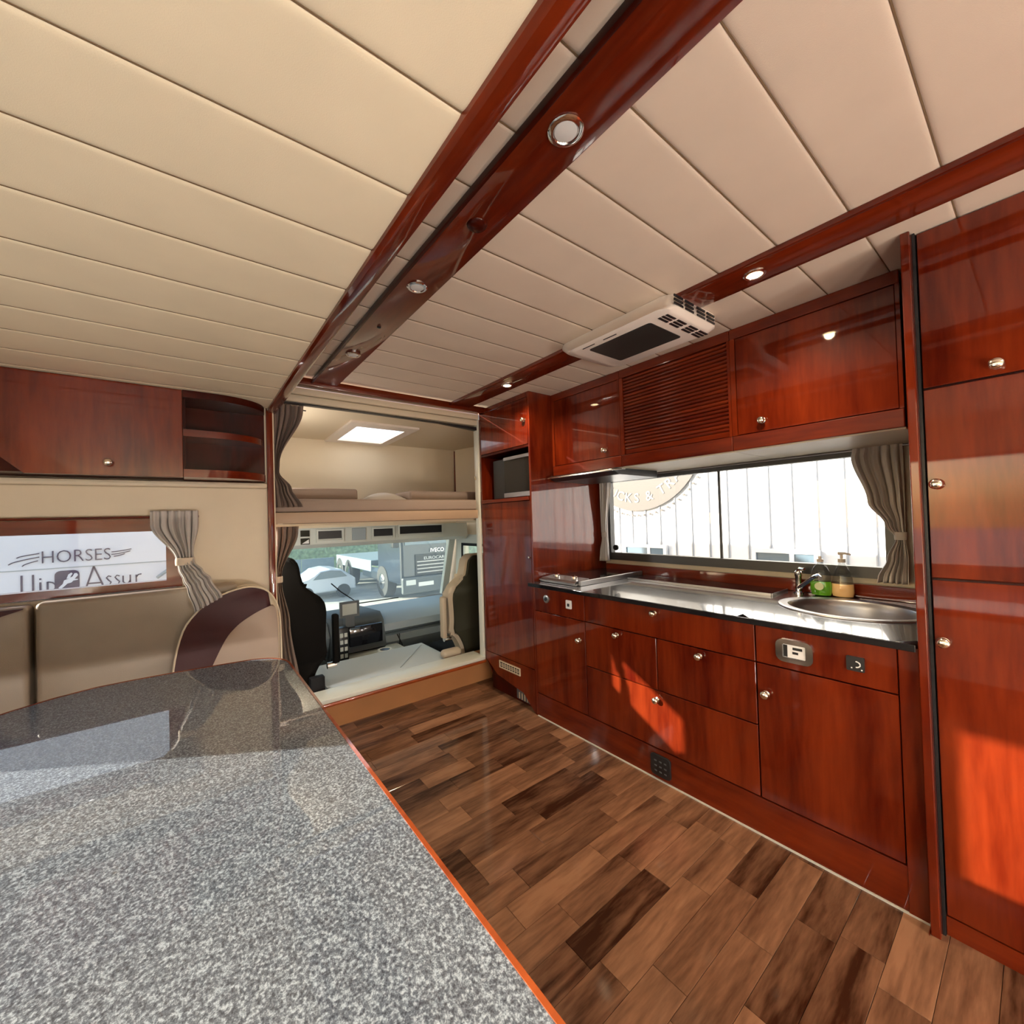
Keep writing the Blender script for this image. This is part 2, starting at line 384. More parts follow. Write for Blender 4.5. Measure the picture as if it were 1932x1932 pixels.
for a, b in zip(edges, edges[1:]):
    if a < YF: MB().box(XL + .001, 0.366, a - .0013, a + .0013, H1 + .002, H1 + .01).build('seam_line', 'seam_line', ce2)
    if a < YF: ceil_panel(XL + .001, 0.366, a + .0014, min(b, YF) - .0014, H1, 'ceil_l', ce2, puff=0.0030)
MB().box(XL, 0.366, YB, edges[0], H1, H1 + .03).build('rear_panel', 'ceil_l', ce2)

# trims: wooden beams
def trim(mb, name, mat, label): return struct(mb.build(name, mat, smooth=True), label, 'trim')
trim(MB().prism([(0.364, 2.004), (0.367, 1.992), (0.376, 1.985), (0.404, 1.985), (0.416, 1.992), (0.419, 2.004), (0.425, 2.20), (0.39, 2.24), (0.366, 2.04)], 'y', YB, 2.765), 'trim_1', 'wood_y', 'slim glossy mahogany rail where the low cream ceiling ends')
trim(MB().box(0.598, 0.748, YB, 2.69, 2.190, 2.205, bev=.003), 'trim_2', 'wood_y', 'wide glossy mahogany ceiling board with unlit round downlights')
trim(MB().box(0.592, 0.604, YB, 2.69, 2.180, 2.20, bev=.002), 'trim_3', 'dark_wood', 'dark narrow lip along the wide ceiling board')
trim(MB().box(1.545, 1.71, YB, 2.69, 2.190, 2.205, bev=.003), 'trim_4', 'wood_y', 'glossy mahogany ceiling board carrying two lit downlights')
trim(MB().box(1.533, 1.548, YB, 2.69, 2.183, 2.20, bev=.002), 'trim_5', 'wood_y', 'narrow lip along the ceiling board with the lit lamps')
trim(MB().box(0.42, 1.87, 2.68, 2.75, 2.165, 2.21, bev=.004), 'trim_6', 'wood_x', 'mahogany cross board above the cab opening')
# post at the left of the cab opening
trim(MB().box(0.362, 0.394, 2.73, 2.80, -0.0, 2.03, bev=.004), 'trim_7', 'wood', 'slim mahogany post at the left of the cab opening')
trim(MB().box(0.394, 0.400, 2.735, 2.80, 0.25, 2.05), 'trim_8', 'headliner', 'thin cream edging inside the mahogany post')
trim(MB().box(1.822, 1.840, 2.755, 2.81, 0.235, 2.17, bev=.004), 'trim_9', 'sill', 'pale edging at the right of the cab opening')
# header over the bunk
hd = thing('header_panel', 'cream padded header with dark seams above the bunk opening', 'header panel', (1.1, 2.76, 2.1))
MB().box(0.394, 1.842, 2.752, 2.80, 2.125, 2.168, bev=.006).build('padded_strip', 'headliner', hd, True)
MB().box(0.394, 1.842, 2.756, 2.80, 2.078, 2.120, bev=.006).build('padded_strip', 'headliner', hd, True)
MB().prism([(0.394, 2.074), (1.842, 2.066), (1.842, 2.04), (1.5, 2.063), (1.0, 2.068), (0.394, 2.066)], 'y', 2.76, 2.80).build('gap_seal', 'black', hd)
# step riser and sill
rs = struct(MB().prism([(2.905, 0.0), (2.95, 0.0), (2.95, .24), (2.80, .24), (2.80, 0.2), (2.86, 0.19)], 'x', 0.2, 2.0).build('trim_10', 'riser'), 'tan glossy riser board under the cab sill', 'riser')
sl = thing('cab_sill', 'pale sill with a wooden nosing stepping up into the cab', 'sill', (1.1, 2.8, .24))
MB().box(0.366, 1.838, 2.752, 2.93, .225, .252, bev=.004).build('sill_board', 'sill', sl, True)
MB().box(0.366, 1.838, 2.742, 2.775, .205, .2245, bev=.004).build('nosing', 'wood_pale', sl, True)
MB().box(0.366, 1.838, 2.775, 2.80, .20, .2245).build('under_lip', 'riser', sl)

# ------------------------------------------------------------------ windows
def winframe(axis, u0, u1, v0, v1, t, a0, a1, mat, parent, name='window_frame'):
    return MB().frame(axis, u0 - t, u1 + t, v0 - t, v1 + t, t, a0, a1).build(name, mat, parent)
w1 = struct(thing('window_1', 'long kitchen window in a dark frame with a sliding pane', 'window', (2.6, 1.3, 1.3)), 'long kitchen window in a dark frame with a sliding pane', 'window')
MB().frame('x', KW[0] - .05, KW[1] + .05, KW[2] - .055, KW[3] + .04, (.05, .05, .055, .04), 2.575, 2.625).build('window_frame', 'frame_dark', w1)
MB().box(2.59, 2.6, 1.228, 1.242, KW[2], KW[3]).build('divider', 'frame_dark', w1)
MB().box(2.606, 2.610, KW[0], 1.235, KW[2], KW[3]).build('pane', 'glass', w1)
MB().box(2.598, 2.602, 1.235, KW[1], KW[2], KW[3]).build('pane', 'glass', w1)
MB().box(2.556, 2.598, 0.50, 2.12, KW[3] + .041, KW[3] + .052).build('head_rail', 'wood_y', w1)
MB().lathe([(.008, -.0), (.022, .005), (.022, .02), (.008, .028)], (2.57, 2.03, 1.085), 'x', 12).build('latch', 'rubber', w1, True)
w2 = struct(thing('window_2', 'small mahogany framed window above the seat backs', 'window', (-.4, 2.75, 1.2)), 'small mahogany framed window above the seat backs', 'window')
MB().frame('y', FW[0] - .06, FW[1] + .062, FW[2] - .035, FW[3] + .062, (.06, .062, .035, .062), 2.735, 2.80).build('window_frame', 'wood_x', w2)
MB().box(FW[0], FW[1], 2.775, 2.779, FW[2], FW[3]).build('pane', 'glass', w2)
w3 = struct(thing('window_3', 'wide side window of the slide-out, outside the picture', 'window', (-.98, .5, 1.2)), 'wide side window of the slide-out, outside the picture', 'window')
MB().frame('x', SW[0], SW[1], SW[2], SW[3], .02, XL - .055, XL + .01).build('window_frame', 'wood_y', w3)
MB().box(XL - .03, XL - .026, SW[0], SW[1], SW[2], SW[3]).build('pane', 'glass', w3)
w4 = struct(thing('window_4', 'wide rear window behind the viewer', 'window', (1.4, YB, 1.3)), 'wide rear window behind the viewer', 'window')  # unseen rear window added to bring more daylight indoors
MB().frame('y', 0.5, 2.4, .75, 2.0, .03, YB - .05, YB + .01).build('window_frame', 'frame_dark', w4)
MB().box(0.5, 2.4, YB - .03, YB - .026, .75, 2.0).build('pane', 'glass', w4)
w5 = struct(thing('window_5', 'glazed roof light behind the viewer', 'window', (1.5, -1.3, 2.2)), 'glazed roof light behind the viewer', 'window')  # unseen opening added to let sky light in from above
MB().frame('z', RL[0], RL[1], RL[2], RL[3], .03, H0 - .005, H0 + .06).build('window_frame', 'white', w5)
MB().box(RL[0], RL[1], RL[2], RL[3], H0 + .04, H0 + .044).build('pane', 'glass', w5)

# ------------------------------------------------------------------ knobs
def knob(parent, x, y, z, axis='x', sgn=-1, r=.0165):
    prof = [(r * .8, 0), (r * .8, .003), (r * .4, .006), (r * .4, .012), (r * .75, .016), (r, .022), (r * .92, .028), (r * .55, .032), (r * .1, .0335)]
    prof = [(a, h * sgn) for a, h in prof]
    return MB().lathe(prof, (x, y, z), axis, 20, 1.0, 1.0).build('knob', 'nickel', parent, True, 50)

# ------------------------------------------------------------------ kitchen base cabinets (front faces at x = 1.84)
XF = 1.84
def front(name, parent, y0, y1, z0, z1, mat='wood', kn=None, x=XF, th=.018):
    o = MB().box(x, x + th, y0 + .0015, y1 - .0015, z0 + .0015, z1 - .0015, bev=.0015, seg=1).build(name, mat, parent)
    if kn:
        off = Vector((0, 0, 0)); q = o
        knob(o, x, kn[0], kn[1])
    return o
def cab_body(parent, x0, x1, y0, y1, z0, z1, name='body', mat='dark_wood'):
    return MB().box(x0, x1, y0, y1, z0, z1).build(name, mat, parent)
c1 = thing('base_cabinet', 'narrow mahogany base cabinet beneath the hob, with round and white sockets', 'cabinet', (2.1, 1.9, .16), 'mahogany kitchen base cabinets')
cab_body(c1, XF + .019, 2.5, 1.693, 2.139, .16, .858)
front('fascia', c1, 1.693, 2.139, .71, .874); front('door', c1, 1.693, 2.139, .158, .708, kn=(1.737, .591))
c2 = thing('base_cabinet', 'wide mahogany base cabinet with four knobbed drawers, between hob and sink', 'cabinet', (2.1, 1.2, .16), 'mahogany kitchen base cabinets')
cab_body(c2, XF + .019, 2.5, .755, 1.691, .16, .858)
front('drawer', c2, .755, 1.691, .712, .874, kn=(1.222, .836))
front('drawer', c2, 1.219, 1.691, .452, .710, kn=(1.46, .678)); front('drawer', c2, .755, 1.217, .452, .710, kn=(.994, .676))
front('drawer', c2, .755, 1.691, .158, .450, kn=(1.224, .403))
c3 = thing('base_cabinet', 'mahogany base cabinet under the oval sink with one large door', 'cabinet', (2.1, .5, .16), 'mahogany kitchen base cabinets')
cab_body(c3, XF + .019, 2.5, .305, .752, .16, .70)
front('fascia', c3, .315, .752, .712, .874); front('door', c3, .315, .752, .158, .710, kn=(.718, .590))
MB().box(XF - .002, XF + .02, .262, .3135, .0, .875, bev=.003).build('stile', 'wood', c3)
bb = struct(MB().box(XF + .002, XF + .02, .262, 2.139, 0, .153, bev=.003).build('baseboard_right', 'wood_y'), 'mahogany plinth board under the kitchen cabinets', 'plinth')
struct(MB().box(XF - .004, XF + .002, .262, 2.139, .0, .006).build('trim_11', 'sill'), 'thin pale sealing strip between plinth and parquet', 'trim')
# fittings on the fronts
def rrect(cy, cz, w_, h_, r, n=4):
    pts = []
    for sx, sz, a0 in ((1, 1, 0), (-1, 1, 90), (-1, -1, 180), (1, -1, 270)):
        for k in range(n + 1):
            a = math.radians(a0 + 90 * k / n)
            pts.append((cy + sx * (w_ / 2 - r) + r * math.cos(a), cz + sz * (h_ / 2 - r) + r * math.sin(a)))
    return pts
sk = thing('round_socket', 'small round grey socket on the front beneath the hob', 'socket', (XF, 2.02, .80))
MB().lathe([(.026, 0), (.026, -.006), (.02, -.009), (.012, -.009)], (XF, 2.02, .80), 'x', 20).build('cover', 'steel', sk, True)
MB().lathe([(.012, -.0091), (.012, -.0115), (.008, -.012)], (XF, 2.02, .80), 'x', 16).build('socket_hole', 'black', sk)
sk = thing('light_switch', 'small square white switch plate beneath the hob', 'switch', (XF, 1.82, .79))
MB().prism(rrect(1.818, .793, .045, .052, .004), 'x', XF - .006, XF).build('plate', 'white', sk)
MB().prism(rrect(1.818, .790, .016, .018, .002), 'x', XF - .009, XF - .0061).build('rocker', 'black', sk)
sk = thing('power_socket', 'chrome framed power socket with white insert beneath the sink', 'socket', (XF, .61, .785))
MB().ring(rrect(.612, .785, .125, .088, .026), rrect(.612, .785, .078, .052, .004), 'x', XF - .010, XF - .0002).build('chrome_frame', 'chrome', sk, True)
MB().prism(rrect(.612, .785, .076, .05, .004), 'x', XF - .006, XF - .0004).build('insert', 'white', sk)
MB().box(XF - .0075, XF - .0061, .634, .648, .762, .808).build('slot', 'black', sk)
MB().box(XF - .0075, XF - .0061, .584, .616, .792, .802).build('slot', 'black', sk)
MB().box(XF - .0075, XF - .0061, .598, .617, .776, .785).build('slot', 'black', sk)
sk = thing('rocker_switch', 'black square switch with a white curved mark beneath the sink', 'switch', (XF, .425, .787))
MB().prism(rrect(.425, .787, .05, .05, .003), 'x', XF - .008, XF).build('plate', 'black', sk)
pts = [(XF - .009, .429 - .006 - .012 * math.sin(math.radians(q)), .787 + .010 * math.cos(math.radians(q))) for q in range(0, 181, 20)]
MB().tube(pts, .0022, 6).build('curved_mark', 'white', sk)
for dy, dz in ((.010, -.014), (-.018, -.017)): MB().box(XF - .0095, XF - .0081, .425 + dy - .002, .425 + dy + .002, .787 + dz - .002, .787 + dz + .002).build('dot', 'white', sk)
sk = thing('double_outlet', 'black rounded outlet block set into the plinth board', 'outlet', (XF, 1.215, .075))
MB().prism(rrect(1.215, .077, .11, .105, .018), 'x', XF - .008, XF + .002, bev=.002).build('cover', 'black', sk, True)
for i in range(3):
    for j in range(3): MB().box(XF - .0095, XF - .0081, 1.181 + i * .027, 1.193 + i * .027, .046 + j * .025, .052 + j * .025).build('slot', 'cab_dark', sk)

# ------------------------------------------------------------------ worktop, sink, hob, tap, bottles
SC, SA = (2.235, .530), (.205, .246)        # sink centre, semi axes
def worktop():
    mb = MB(); z1, z0 = .90, .876; n = 48
    out = [(1.79, .262), (2.58, .262), (2.58, 2.139), (1.79, 2.139)]
    inn = []
    ring = [(SC[0] + SA[0] * .97 * math.cos(2 * PI * k / n), SC[1] + SA[1] * .97 * math.sin(2 * PI * k / n)) for k in range(n)]
    def sq(a):      # matching point on a rectangle round the sink
        cx, cy = SC; dx, dy = math.cos(a), math.sin(a)
        tx = ((2.58 if dx > 0 else 1.79) - cx) / dx if abs(dx) > 1e-9 else 1e9; ty = ((.80 if dy > 0 else .262) - cy) / dy if abs(dy) > 1e-9 else 1e9
        t = min(tx, ty); return (cx + dx * t, cy + dy * t)
    angs = sorted([2 * PI * k / n for k in range(n)] + [math.atan2(b - SC[1], a - SC[0]) % (2 * PI) for a in (1.79, 2.58) for b in (.262, .80)])
    I = []; O = []
    for a in angs:
        e = (SC[0] + SA[0] * .97 * math.cos(a), SC[1] + SA[1] * .97 * math.sin(a)); I.append(e)
        dx, dy = e[0] - SC[0], e[1] - SC[1]; O.append(sq(math.atan2(dy, dx)))
    mb.ring(O, I, 'z', z0, z1)
    mb.box(1.79, 2.58, .80, 2.139, z0, z1)
    bmesh.ops.remove_doubles(mb.bm, verts=mb.bm.verts, dist=1e-4)
    return mb.build('worktop', 'counter')
tag(worktop(), 'dark glossy worktop running from tall column to sink', 'worktop')
MB_ = MB().box(1.783, 1.7895, .262, 2.139, .876, .899, bev=.002)
tag(MB_.build('edge_strip', 'black_gloss'), 'black edge strip along the front of the worktop', 'edge strip')
tag(MB().box(2.545, 2.578, .30, 2.10, .9005, .965, bev=.003).build('backsplash', 'wood_y'), 'low mahogany upstand along the back of the worktop', 'upstand')
snk = thing('sink', 'oval stainless steel sink at the right end of the worktop', 'sink', (SC[0], SC[1], .9))
n = 48
def ell(k_): return [(SC[0] + (SA[0] + k_) * math.cos(2 * PI * i / n), SC[1] + (SA[1] + k_) * math.sin(2 * PI * i / n)) for i in range(n)]
def sink_bowl():
    mb = MB(); rows = []
    prof = [(.018, .9005), (.017, .9050), (.010, .9075), (.004, .9070), (-.012, .9035), (-.020, .9035), (-.026, .896), (-.030, .87), (-.038, .80), (-.06, .765), (-.11, .752), (-.19, .748)]
    for k_, z in prof: rows.append([mb.bm.verts.new((u, v, z)) for u, v in ell(k_)])
    for a, b in zip(rows, rows[1:]):
        for i in range(n): mb.bm.faces.new((a[i], a[(i + 1) % n], b[(i + 1) % n], b[i]))
    mb.bm.faces.new(rows[-1]); return mb
sink_bowl().build('basin', 'steel', snk, True, 50)
MB().lathe([(.03, .7495), (.03, .752), (.02, .753)], (SC[0], SC[1], 0), 'z', 20).build('drain', 'chrome', snk, True)
# glass cover plate on worktop
gl = thing('glass_cover', 'long dark glass cover plate lying at the back of the worktop', 'cover plate', (2.42, 1.3, .9))
MB().box(2.325, 2.53, .865, 1.735, .9045, .910, bev=.001).build('plate', 'black_gloss', gl)
MB().box(2.317, 2.325, .865, 1.735, .9005, .912).build('front_edge', 'steel', gl)
MB().box(2.325, 2.53, .860, .865, .9005, .911).build('side_edge', 'steel', gl)
for yy in (.95, 1.65): MB().box(2.35, 2.5, yy, yy + .02, .9005, .9044).build('foot', 'rubber', gl)
# hob
hb = thing('gas_hob', 'hob with raised dark glass lid and two knobs, by the tall column', 'hob', (2.2, 1.96, .9))
MB().box(1.88, 2.535, 1.79, 2.125, .9005, .912, bev=.003).build('tray', 'steel', hb)
MB().box(2.02, 2.53, 1.80, 2.12, .922, .928, bev=.002).build('glass_lid', 'black_gloss', hb)
MB().box(1.90, 2.54, 1.772, 1.789, .901, .932, bev=.002).build('side_rail', 'steel', hb)
MB().prism([(1.87, .9125), (2.01, .9125), (2.01, .935), (1.90, .928), (1.87, .918)], 'y', 1.80, 2.12).build('control_panel', 'steel', hb)
for yy in (1.87, 2.03):
    MB().lathe([(.02, .9331), (.019, .948), (.008, .951), (.004, .954)], (1.95, yy, 0), 'z', 16).build('knob', 'chrome', hb, True)
# tap
tp = thing('kitchen_tap', 'chrome mixer tap standing behind the left of the sink', 'tap', (2.50, .80, .9))
MB().lathe([(.024, .9005), (.024, .906), (.016, .91), (.0145, .985), (.017, .99), (.017, 1.01), (.010, 1.018)], (2.50, .80, 0), 'z', 20).build('tap_body', 'chrome', tp, True)
MB().tube([(2.50, .80, .925), (2.45, .755, .96), (2.40, .705, 1.0), (2.375, .68, 1.012), (2.362, .667, 1.004)], [.012, .011, .011, .012, .011], 12).build('spout', 'chrome', tp, True)
MB().tube([(2.50, .80, 1.013), (2.48, .785, 1.028), (2.45, .757, 1.032)], [.010, .009, .006], 10).build('lever', 'chrome', tp, True)
# bottles
bt = thing('dish_soap_bottle', 'green dish soap bottle with clear upper half beside the tap', 'bottle', (2.49, .70, .9))
MB().lathe([(.022, .9005), (.037, .905), (.041, .93), (.040, .955), (.037, .965)], (2.49, .70, 0), 'z', 24, .6, 1).build('liquid', 'green_soap', bt, True)
MB().lathe([(.0372, .9652), (.0375, .985), (.034, 1.01), (.024, 1.03), (.012, 1.04), (.011, 1.05)], (2.49, .70, 0), 'z', 24, .6, 1).build('clear_top', 'bottle', bt, True)
MB().lathe([(.013, 1.0505), (.013, 1.062), (.006, 1.066), (.006, 1.076)], (2.49, .70, 0), 'z', 16).build('cap', 'ac_white', bt, True)
MB().lathe([(.017, 0), (.017, -.003)], (2.4655, .70, .945), 'x', 20).build('label_patch', 'label_white', bt)
bt.scale = (1.12, 1.12, 1.12)
bt = thing('hand_soap_bottle', 'clear pump bottle half filled with peach soap behind the sink', 'bottle', (2.50, .615, .9))
MB().lathe([(.024, .9005), (.036, .906), (.041, .925), (.039, .955), (.038, .960)], (2.50, .615, 0), 'z', 24, .6, 1).build('liquid', 'peach_soap', bt, True)
MB().lathe([(.0382, .9602), (.035, .985), (.027, 1.015), (.017, 1.035), (.012, 1.045), (.011, 1.052)], (2.50, .615, 0), 'z', 24, .6, 1).build('clear_top', 'bottle', bt, True)
MB().lathe([(.014, 1.0525), (.014, 1.068), (.005, 1.070), (.005, 1.088)], (2.50, .615, 0), 'z', 16).build('pump_collar', 'ac_white', bt, True)
MB().tube([(2.50, .625, 1.091), (2.49, .60, 1.093), (2.485, .58, 1.089)], [.007, .005, .004], 8).build('pump_spout', 'ac_white', bt, True)
bt.scale = (1.12, 1.12, 1.12)

# ------------------------------------------------------------------ tall column left of the kitchen (y 2.14..2.75)
tc = thing('tall_cabinet', 'tall mahogany column between the cab opening and the kitchen', 'cabinet', (2.2, 2.45, 0))
def side_panel(name, x0, x1, y0, y1, z0, z1, mat='wood', p=tc): return MB().box(x0, x1, y0, y1, z0, z1, bev=.002, seg=1).build(name, mat, p)
side_panel('side_panel', XF, 2.598, 2.14, 2.158, 0, 2.199)
MB().prism([(XF, .235), (XF, 2.199), (2.598, 2.199), (2.598, .0), (1.99, 0), (1.90, .1)], 'y', 2.735, 2.7515).build('side_panel', 'wood', tc)
side_panel('top_rail', XF, XF + .02, 2.158, 2.735, 2.165, 2.199)
front('cupboard_door', tc, 2.16, 2.735, 1.84, 2.163, kn=(2.19, 2.01))
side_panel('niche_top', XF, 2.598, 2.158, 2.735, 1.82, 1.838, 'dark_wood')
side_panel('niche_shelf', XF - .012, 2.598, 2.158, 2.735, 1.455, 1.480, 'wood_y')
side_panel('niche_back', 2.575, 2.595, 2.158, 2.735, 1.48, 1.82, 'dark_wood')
d = front('wardrobe_door', tc, 2.16, 2.735, .27 + .03, 1.453, kn=None)
MB().lathe([(.008, 0), (.008, -.012), (.003, -.014)], (XF, 2.175, 1.062), 'x', 12).build('lock', 'chrome', d, True)
MB().prism([(2.16, .0), (2.29, .105), (2.6, .150), (2.735, .235), (2.735, .298), (2.16, .298)], 'x', XF, XF + .018).build('lower_panel', 'wood', tc)
MB().prism([(2.735, -.0), (2.735, .15), (2.2, .10), (2.2, 0)], 'x', XF + .05, XF + .06).build('toe_panel', 'dark_wood', tc)
vt = thing('vent_grille', 'cream slotted vent grille low on the tall column', 'vent', (XF, 2.44, .24))
MB().frame('x', 2.318, 2.566, .214, .268, .008, XF - .006, XF).build('vent_frame', 'grille_cream', vt)
MB().box(XF - .002, XF - .0005, 2.326, 2.558, .222, .26).build('backing', 'black', vt)
for k in range(2): MB().box(XF - .005, XF - .0021, 2.326, 2.558, .233 + k * .011, .237 + k * .011).build('slat', 'grille_cream', vt)
for k in range(7): MB().box(XF - .0055, XF - .0021, 2.352 + k * .028, 2.357 + k * .028, .222, .26).build('bar', 'grille_cream', vt)
vt = thing('vent_grille', 'small dark vent grille in the recessed foot of the tall column', 'vent', (XF, 2.3, .06))
MB().prism([(2.20, .03), (2.40, .03), (2.40, .10), (2.26, .085), (2.20, .05)], 'x', XF + .0265, XF + .034).build('vent_frame', 'cab_dark', vt)
for k in range(6): MB().box(XF + .0225, XF + .0264, 2.215 + k * .03, 2.222 + k * .03, .035, .08).build('bar', 'grille_cream', vt)
# microwave in the niche
mw = thing('microwave', 'black and steel microwave inside the tall column niche', 'microwave', (2.1, 2.4, 1.48))
MB().box(XF + .06, 2.3, 2.19, 2.66, 1.4855, 1.785, bev=.004).build('body', 'black', mw)
MB().box(XF + .047, XF + .0595, 2.17, 2.50, 1.4975, 1.78, bev=.003).build('door', 'black_gloss', mw)
MB().box(XF + .040, XF + .0465, 2.175, 2.50, 1.765, 1.79, bev=.002).build('top_band', 'steel', mw)
MB().box(XF + .040, XF + .0465, 2.175, 2.50, 1.488, 1.522, bev=.002).build('bottom_band', 'steel', mw)

# ------------------------------------------------------------------ wall cabinets (fronts at x = 2.05)
XU = 2.05
def wall_cab(y0, y1, label, kn=None, shutter=False):
    t = thing('wall_cabinet', label, 'cabinet', (2.3, (y0 + y1) / 2, 1.62), 'mahogany wall cabinets')
    cab_body(t, XU + .02, 2.598, y0, y1, 1.625, 2.198)
    MB().box(XU, XU + .019, y0, y1, 1.622, 1.69, bev=.003).build('bottom_rail', 'wood_y', t)
    MB().box(XU + .02, 2.598, y0 + .001, y1 - .001, 1.6175, 1.6245).build('underside', 'leather', t)
    MB().box(XU, XU + .019, y0, y1, 2.150, 2.199, bev=.003).build('top_rail', 'wood_y', t)
    MB().box(XU, XU + .019, y1 - .022, y1, 1.691, 2.149).build('stile', 'wood', t)
    MB().box(XU, XU + .019, y0, y0 + .012, 1.691, 2.149).build('stile', 'wood', t)
    if not shutter:
        o = MB().box(XU + .003, XU + .019, y0 + .014, y1 - .024, 1.693, 2.147, bev=.0015, seg=1).build('door', 'wood', t)
        if kn: knob(o, XU + .003, *kn)
    else:
        k = 0; z = 1.72
        MB().box(XU + .008, XU + .019, y0 + .014, y1 - .024, 1.693, 1.719, bev=.002).build('shutter_rail', 'wood_y', t)
        while z < 2.145:
            pr = [(XU + .019, z + .0005), (XU + .011, z + .0005), (XU + .006, z + .005), (XU + .0045, z + .0095), (XU + .006, z + .014), (XU + .011, z + .0185), (XU + .019, z + .0185)]
            MB().prism(pr, 'y', y0 + .014, y1 - .024).build('slat', 'wood_y', t, True, 50); z += .0195
    return t
wall_cab(1.55, 2.138, 'mahogany wall cabinet with one door over the hob', (1.672, 1.738))
wall_cab(.905, 1.548, 'mahogany wall cabinet closed by a ribbed roller shutter', shutter=True)
wall_cab(.302, .903, 'wide mahogany wall cabinet with one door, next to the tall wardrobe', (.772, 1.741))
hd = thing('range_hood', 'slim black and chrome extractor under the left wall cabinet', 'extractor hood', (2.3, 1.85, 1.6))
MB().prism([(2.0, 1.600), (2.02, 1.618), (2.45, 1.618), (2.45, 1.575), (2.06, 1.580)], 'y', 1.57, 2.13).build('hood_body', 'black', hd)
MB().box(1.985, 1.999, 1.57, 2.13, 1.598, 1.610, bev=.002).build('chrome_edge', 'chrome', hd)
MB().box(1.985, 2.02, 1.50, 1.569, 1.600, 1.606).build('side_tab', 'chrome', hd)

# ------------------------------------------------------------------ tall wardrobe on the right (y < 0.26)
tw = thing('wardrobe', 'tall glossy mahogany wardrobe with three stacked doors at right', 'wardrobe', (2.2, -.2, 0))
MB().box(1.795, 2.598, .262 - .002, .262, 0, 0.01).build('base_lip', 'wood', tw)
MB().box(1.80, 2.598, .236, .259, 0, 2.199, bev=.003).build('end_panel', 'wood', tw)
MB().box(1.83, 2.598, .2285, .2355, .0, 2.199).build('shadow_gap', 'black', tw)
cab_body(tw, XF + .019, 2.598, -1.2, .228, 0, 2.199)
front('door', tw, -.42, .227, 1.703, 2.198, kn=(.073, 1.733))
front('door', tw, -.42, .227, 1.107, 1.699, kn=(.205, 1.40)); front('door', tw, -.42, .227, .06, 1.102, kn=(.205, .911))
for a, b in ((1.703, 2.198), (1.107, 1.699), (.06, 1.102)): front('door', tw, -1.2, -.422, a, b)
MB().box(XF, XF + .018, -1.2, .227, 0, .058).build('plinth', 'wood_y', tw)

# ------------------------------------------------------------------ left wall: cabinet, shelf unit, window curtain
lc = thing('wall_cabinet', 'low mahogany overhead cabinet above the small left window', 'cabinet', (-.4, 2.6, 1.58))
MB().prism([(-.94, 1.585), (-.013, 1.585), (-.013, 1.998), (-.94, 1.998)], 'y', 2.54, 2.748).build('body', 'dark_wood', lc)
d = MB().prism([(-.52, 1.578), (-.0145, 1.578), (-.0145, 1.997), (-.94, 1.997), (-.94, 1.998 - .003), (-.94, 2.0 - .003 - .001), (-.94, 1.99), (-.94, 1.985), (-.94, 1.98)][:4] + [(-.94, 1.78), (-.72, 1.78)], 'y', 2.52, 2.539, bev=.0015, seg=1).build('door', 'wood', lc)
knob(d, -.271, 2.52, 1.633, 'y', -1)
sh = thing('corner_shelf', 'open mahogany corner shelf with curved boards beside the overhead cabinet', 'shelf', (.17, 2.65, 1.58))
def curve(z0, z1, name, mat, inset=0.0):
    pts = [(-.0125, 2.748), (-.0125, 2.522 + inset)]
    for k in range(0, 13):
        t = k / 12; a = t * PI / 2
        pts.append((.10 + (.352 - .10) * math.sin(a) - inset * t, 2.748 - (2.748 - 2.522 - inset) * math.cos(a) ** 0.8))
    pts[-1] = (.352 - inset, 2.748)
    return MB().prism(pts, 'z', z0, z1).build(name, mat, sh, True, 40)
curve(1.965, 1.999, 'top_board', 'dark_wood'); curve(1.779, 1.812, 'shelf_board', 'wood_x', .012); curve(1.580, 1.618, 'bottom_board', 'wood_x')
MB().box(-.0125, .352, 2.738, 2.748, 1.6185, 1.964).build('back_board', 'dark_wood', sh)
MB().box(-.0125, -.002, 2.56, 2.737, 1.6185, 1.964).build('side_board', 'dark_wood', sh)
tag(MB().box(-.94, .358, 2.70, 2.7495, 1.545, 1.577, bev=.012).build('padded_ledge', 'leather', None, True), 'cream padded strip beneath the overhead cabinet and corner shelf', 'padded strip')

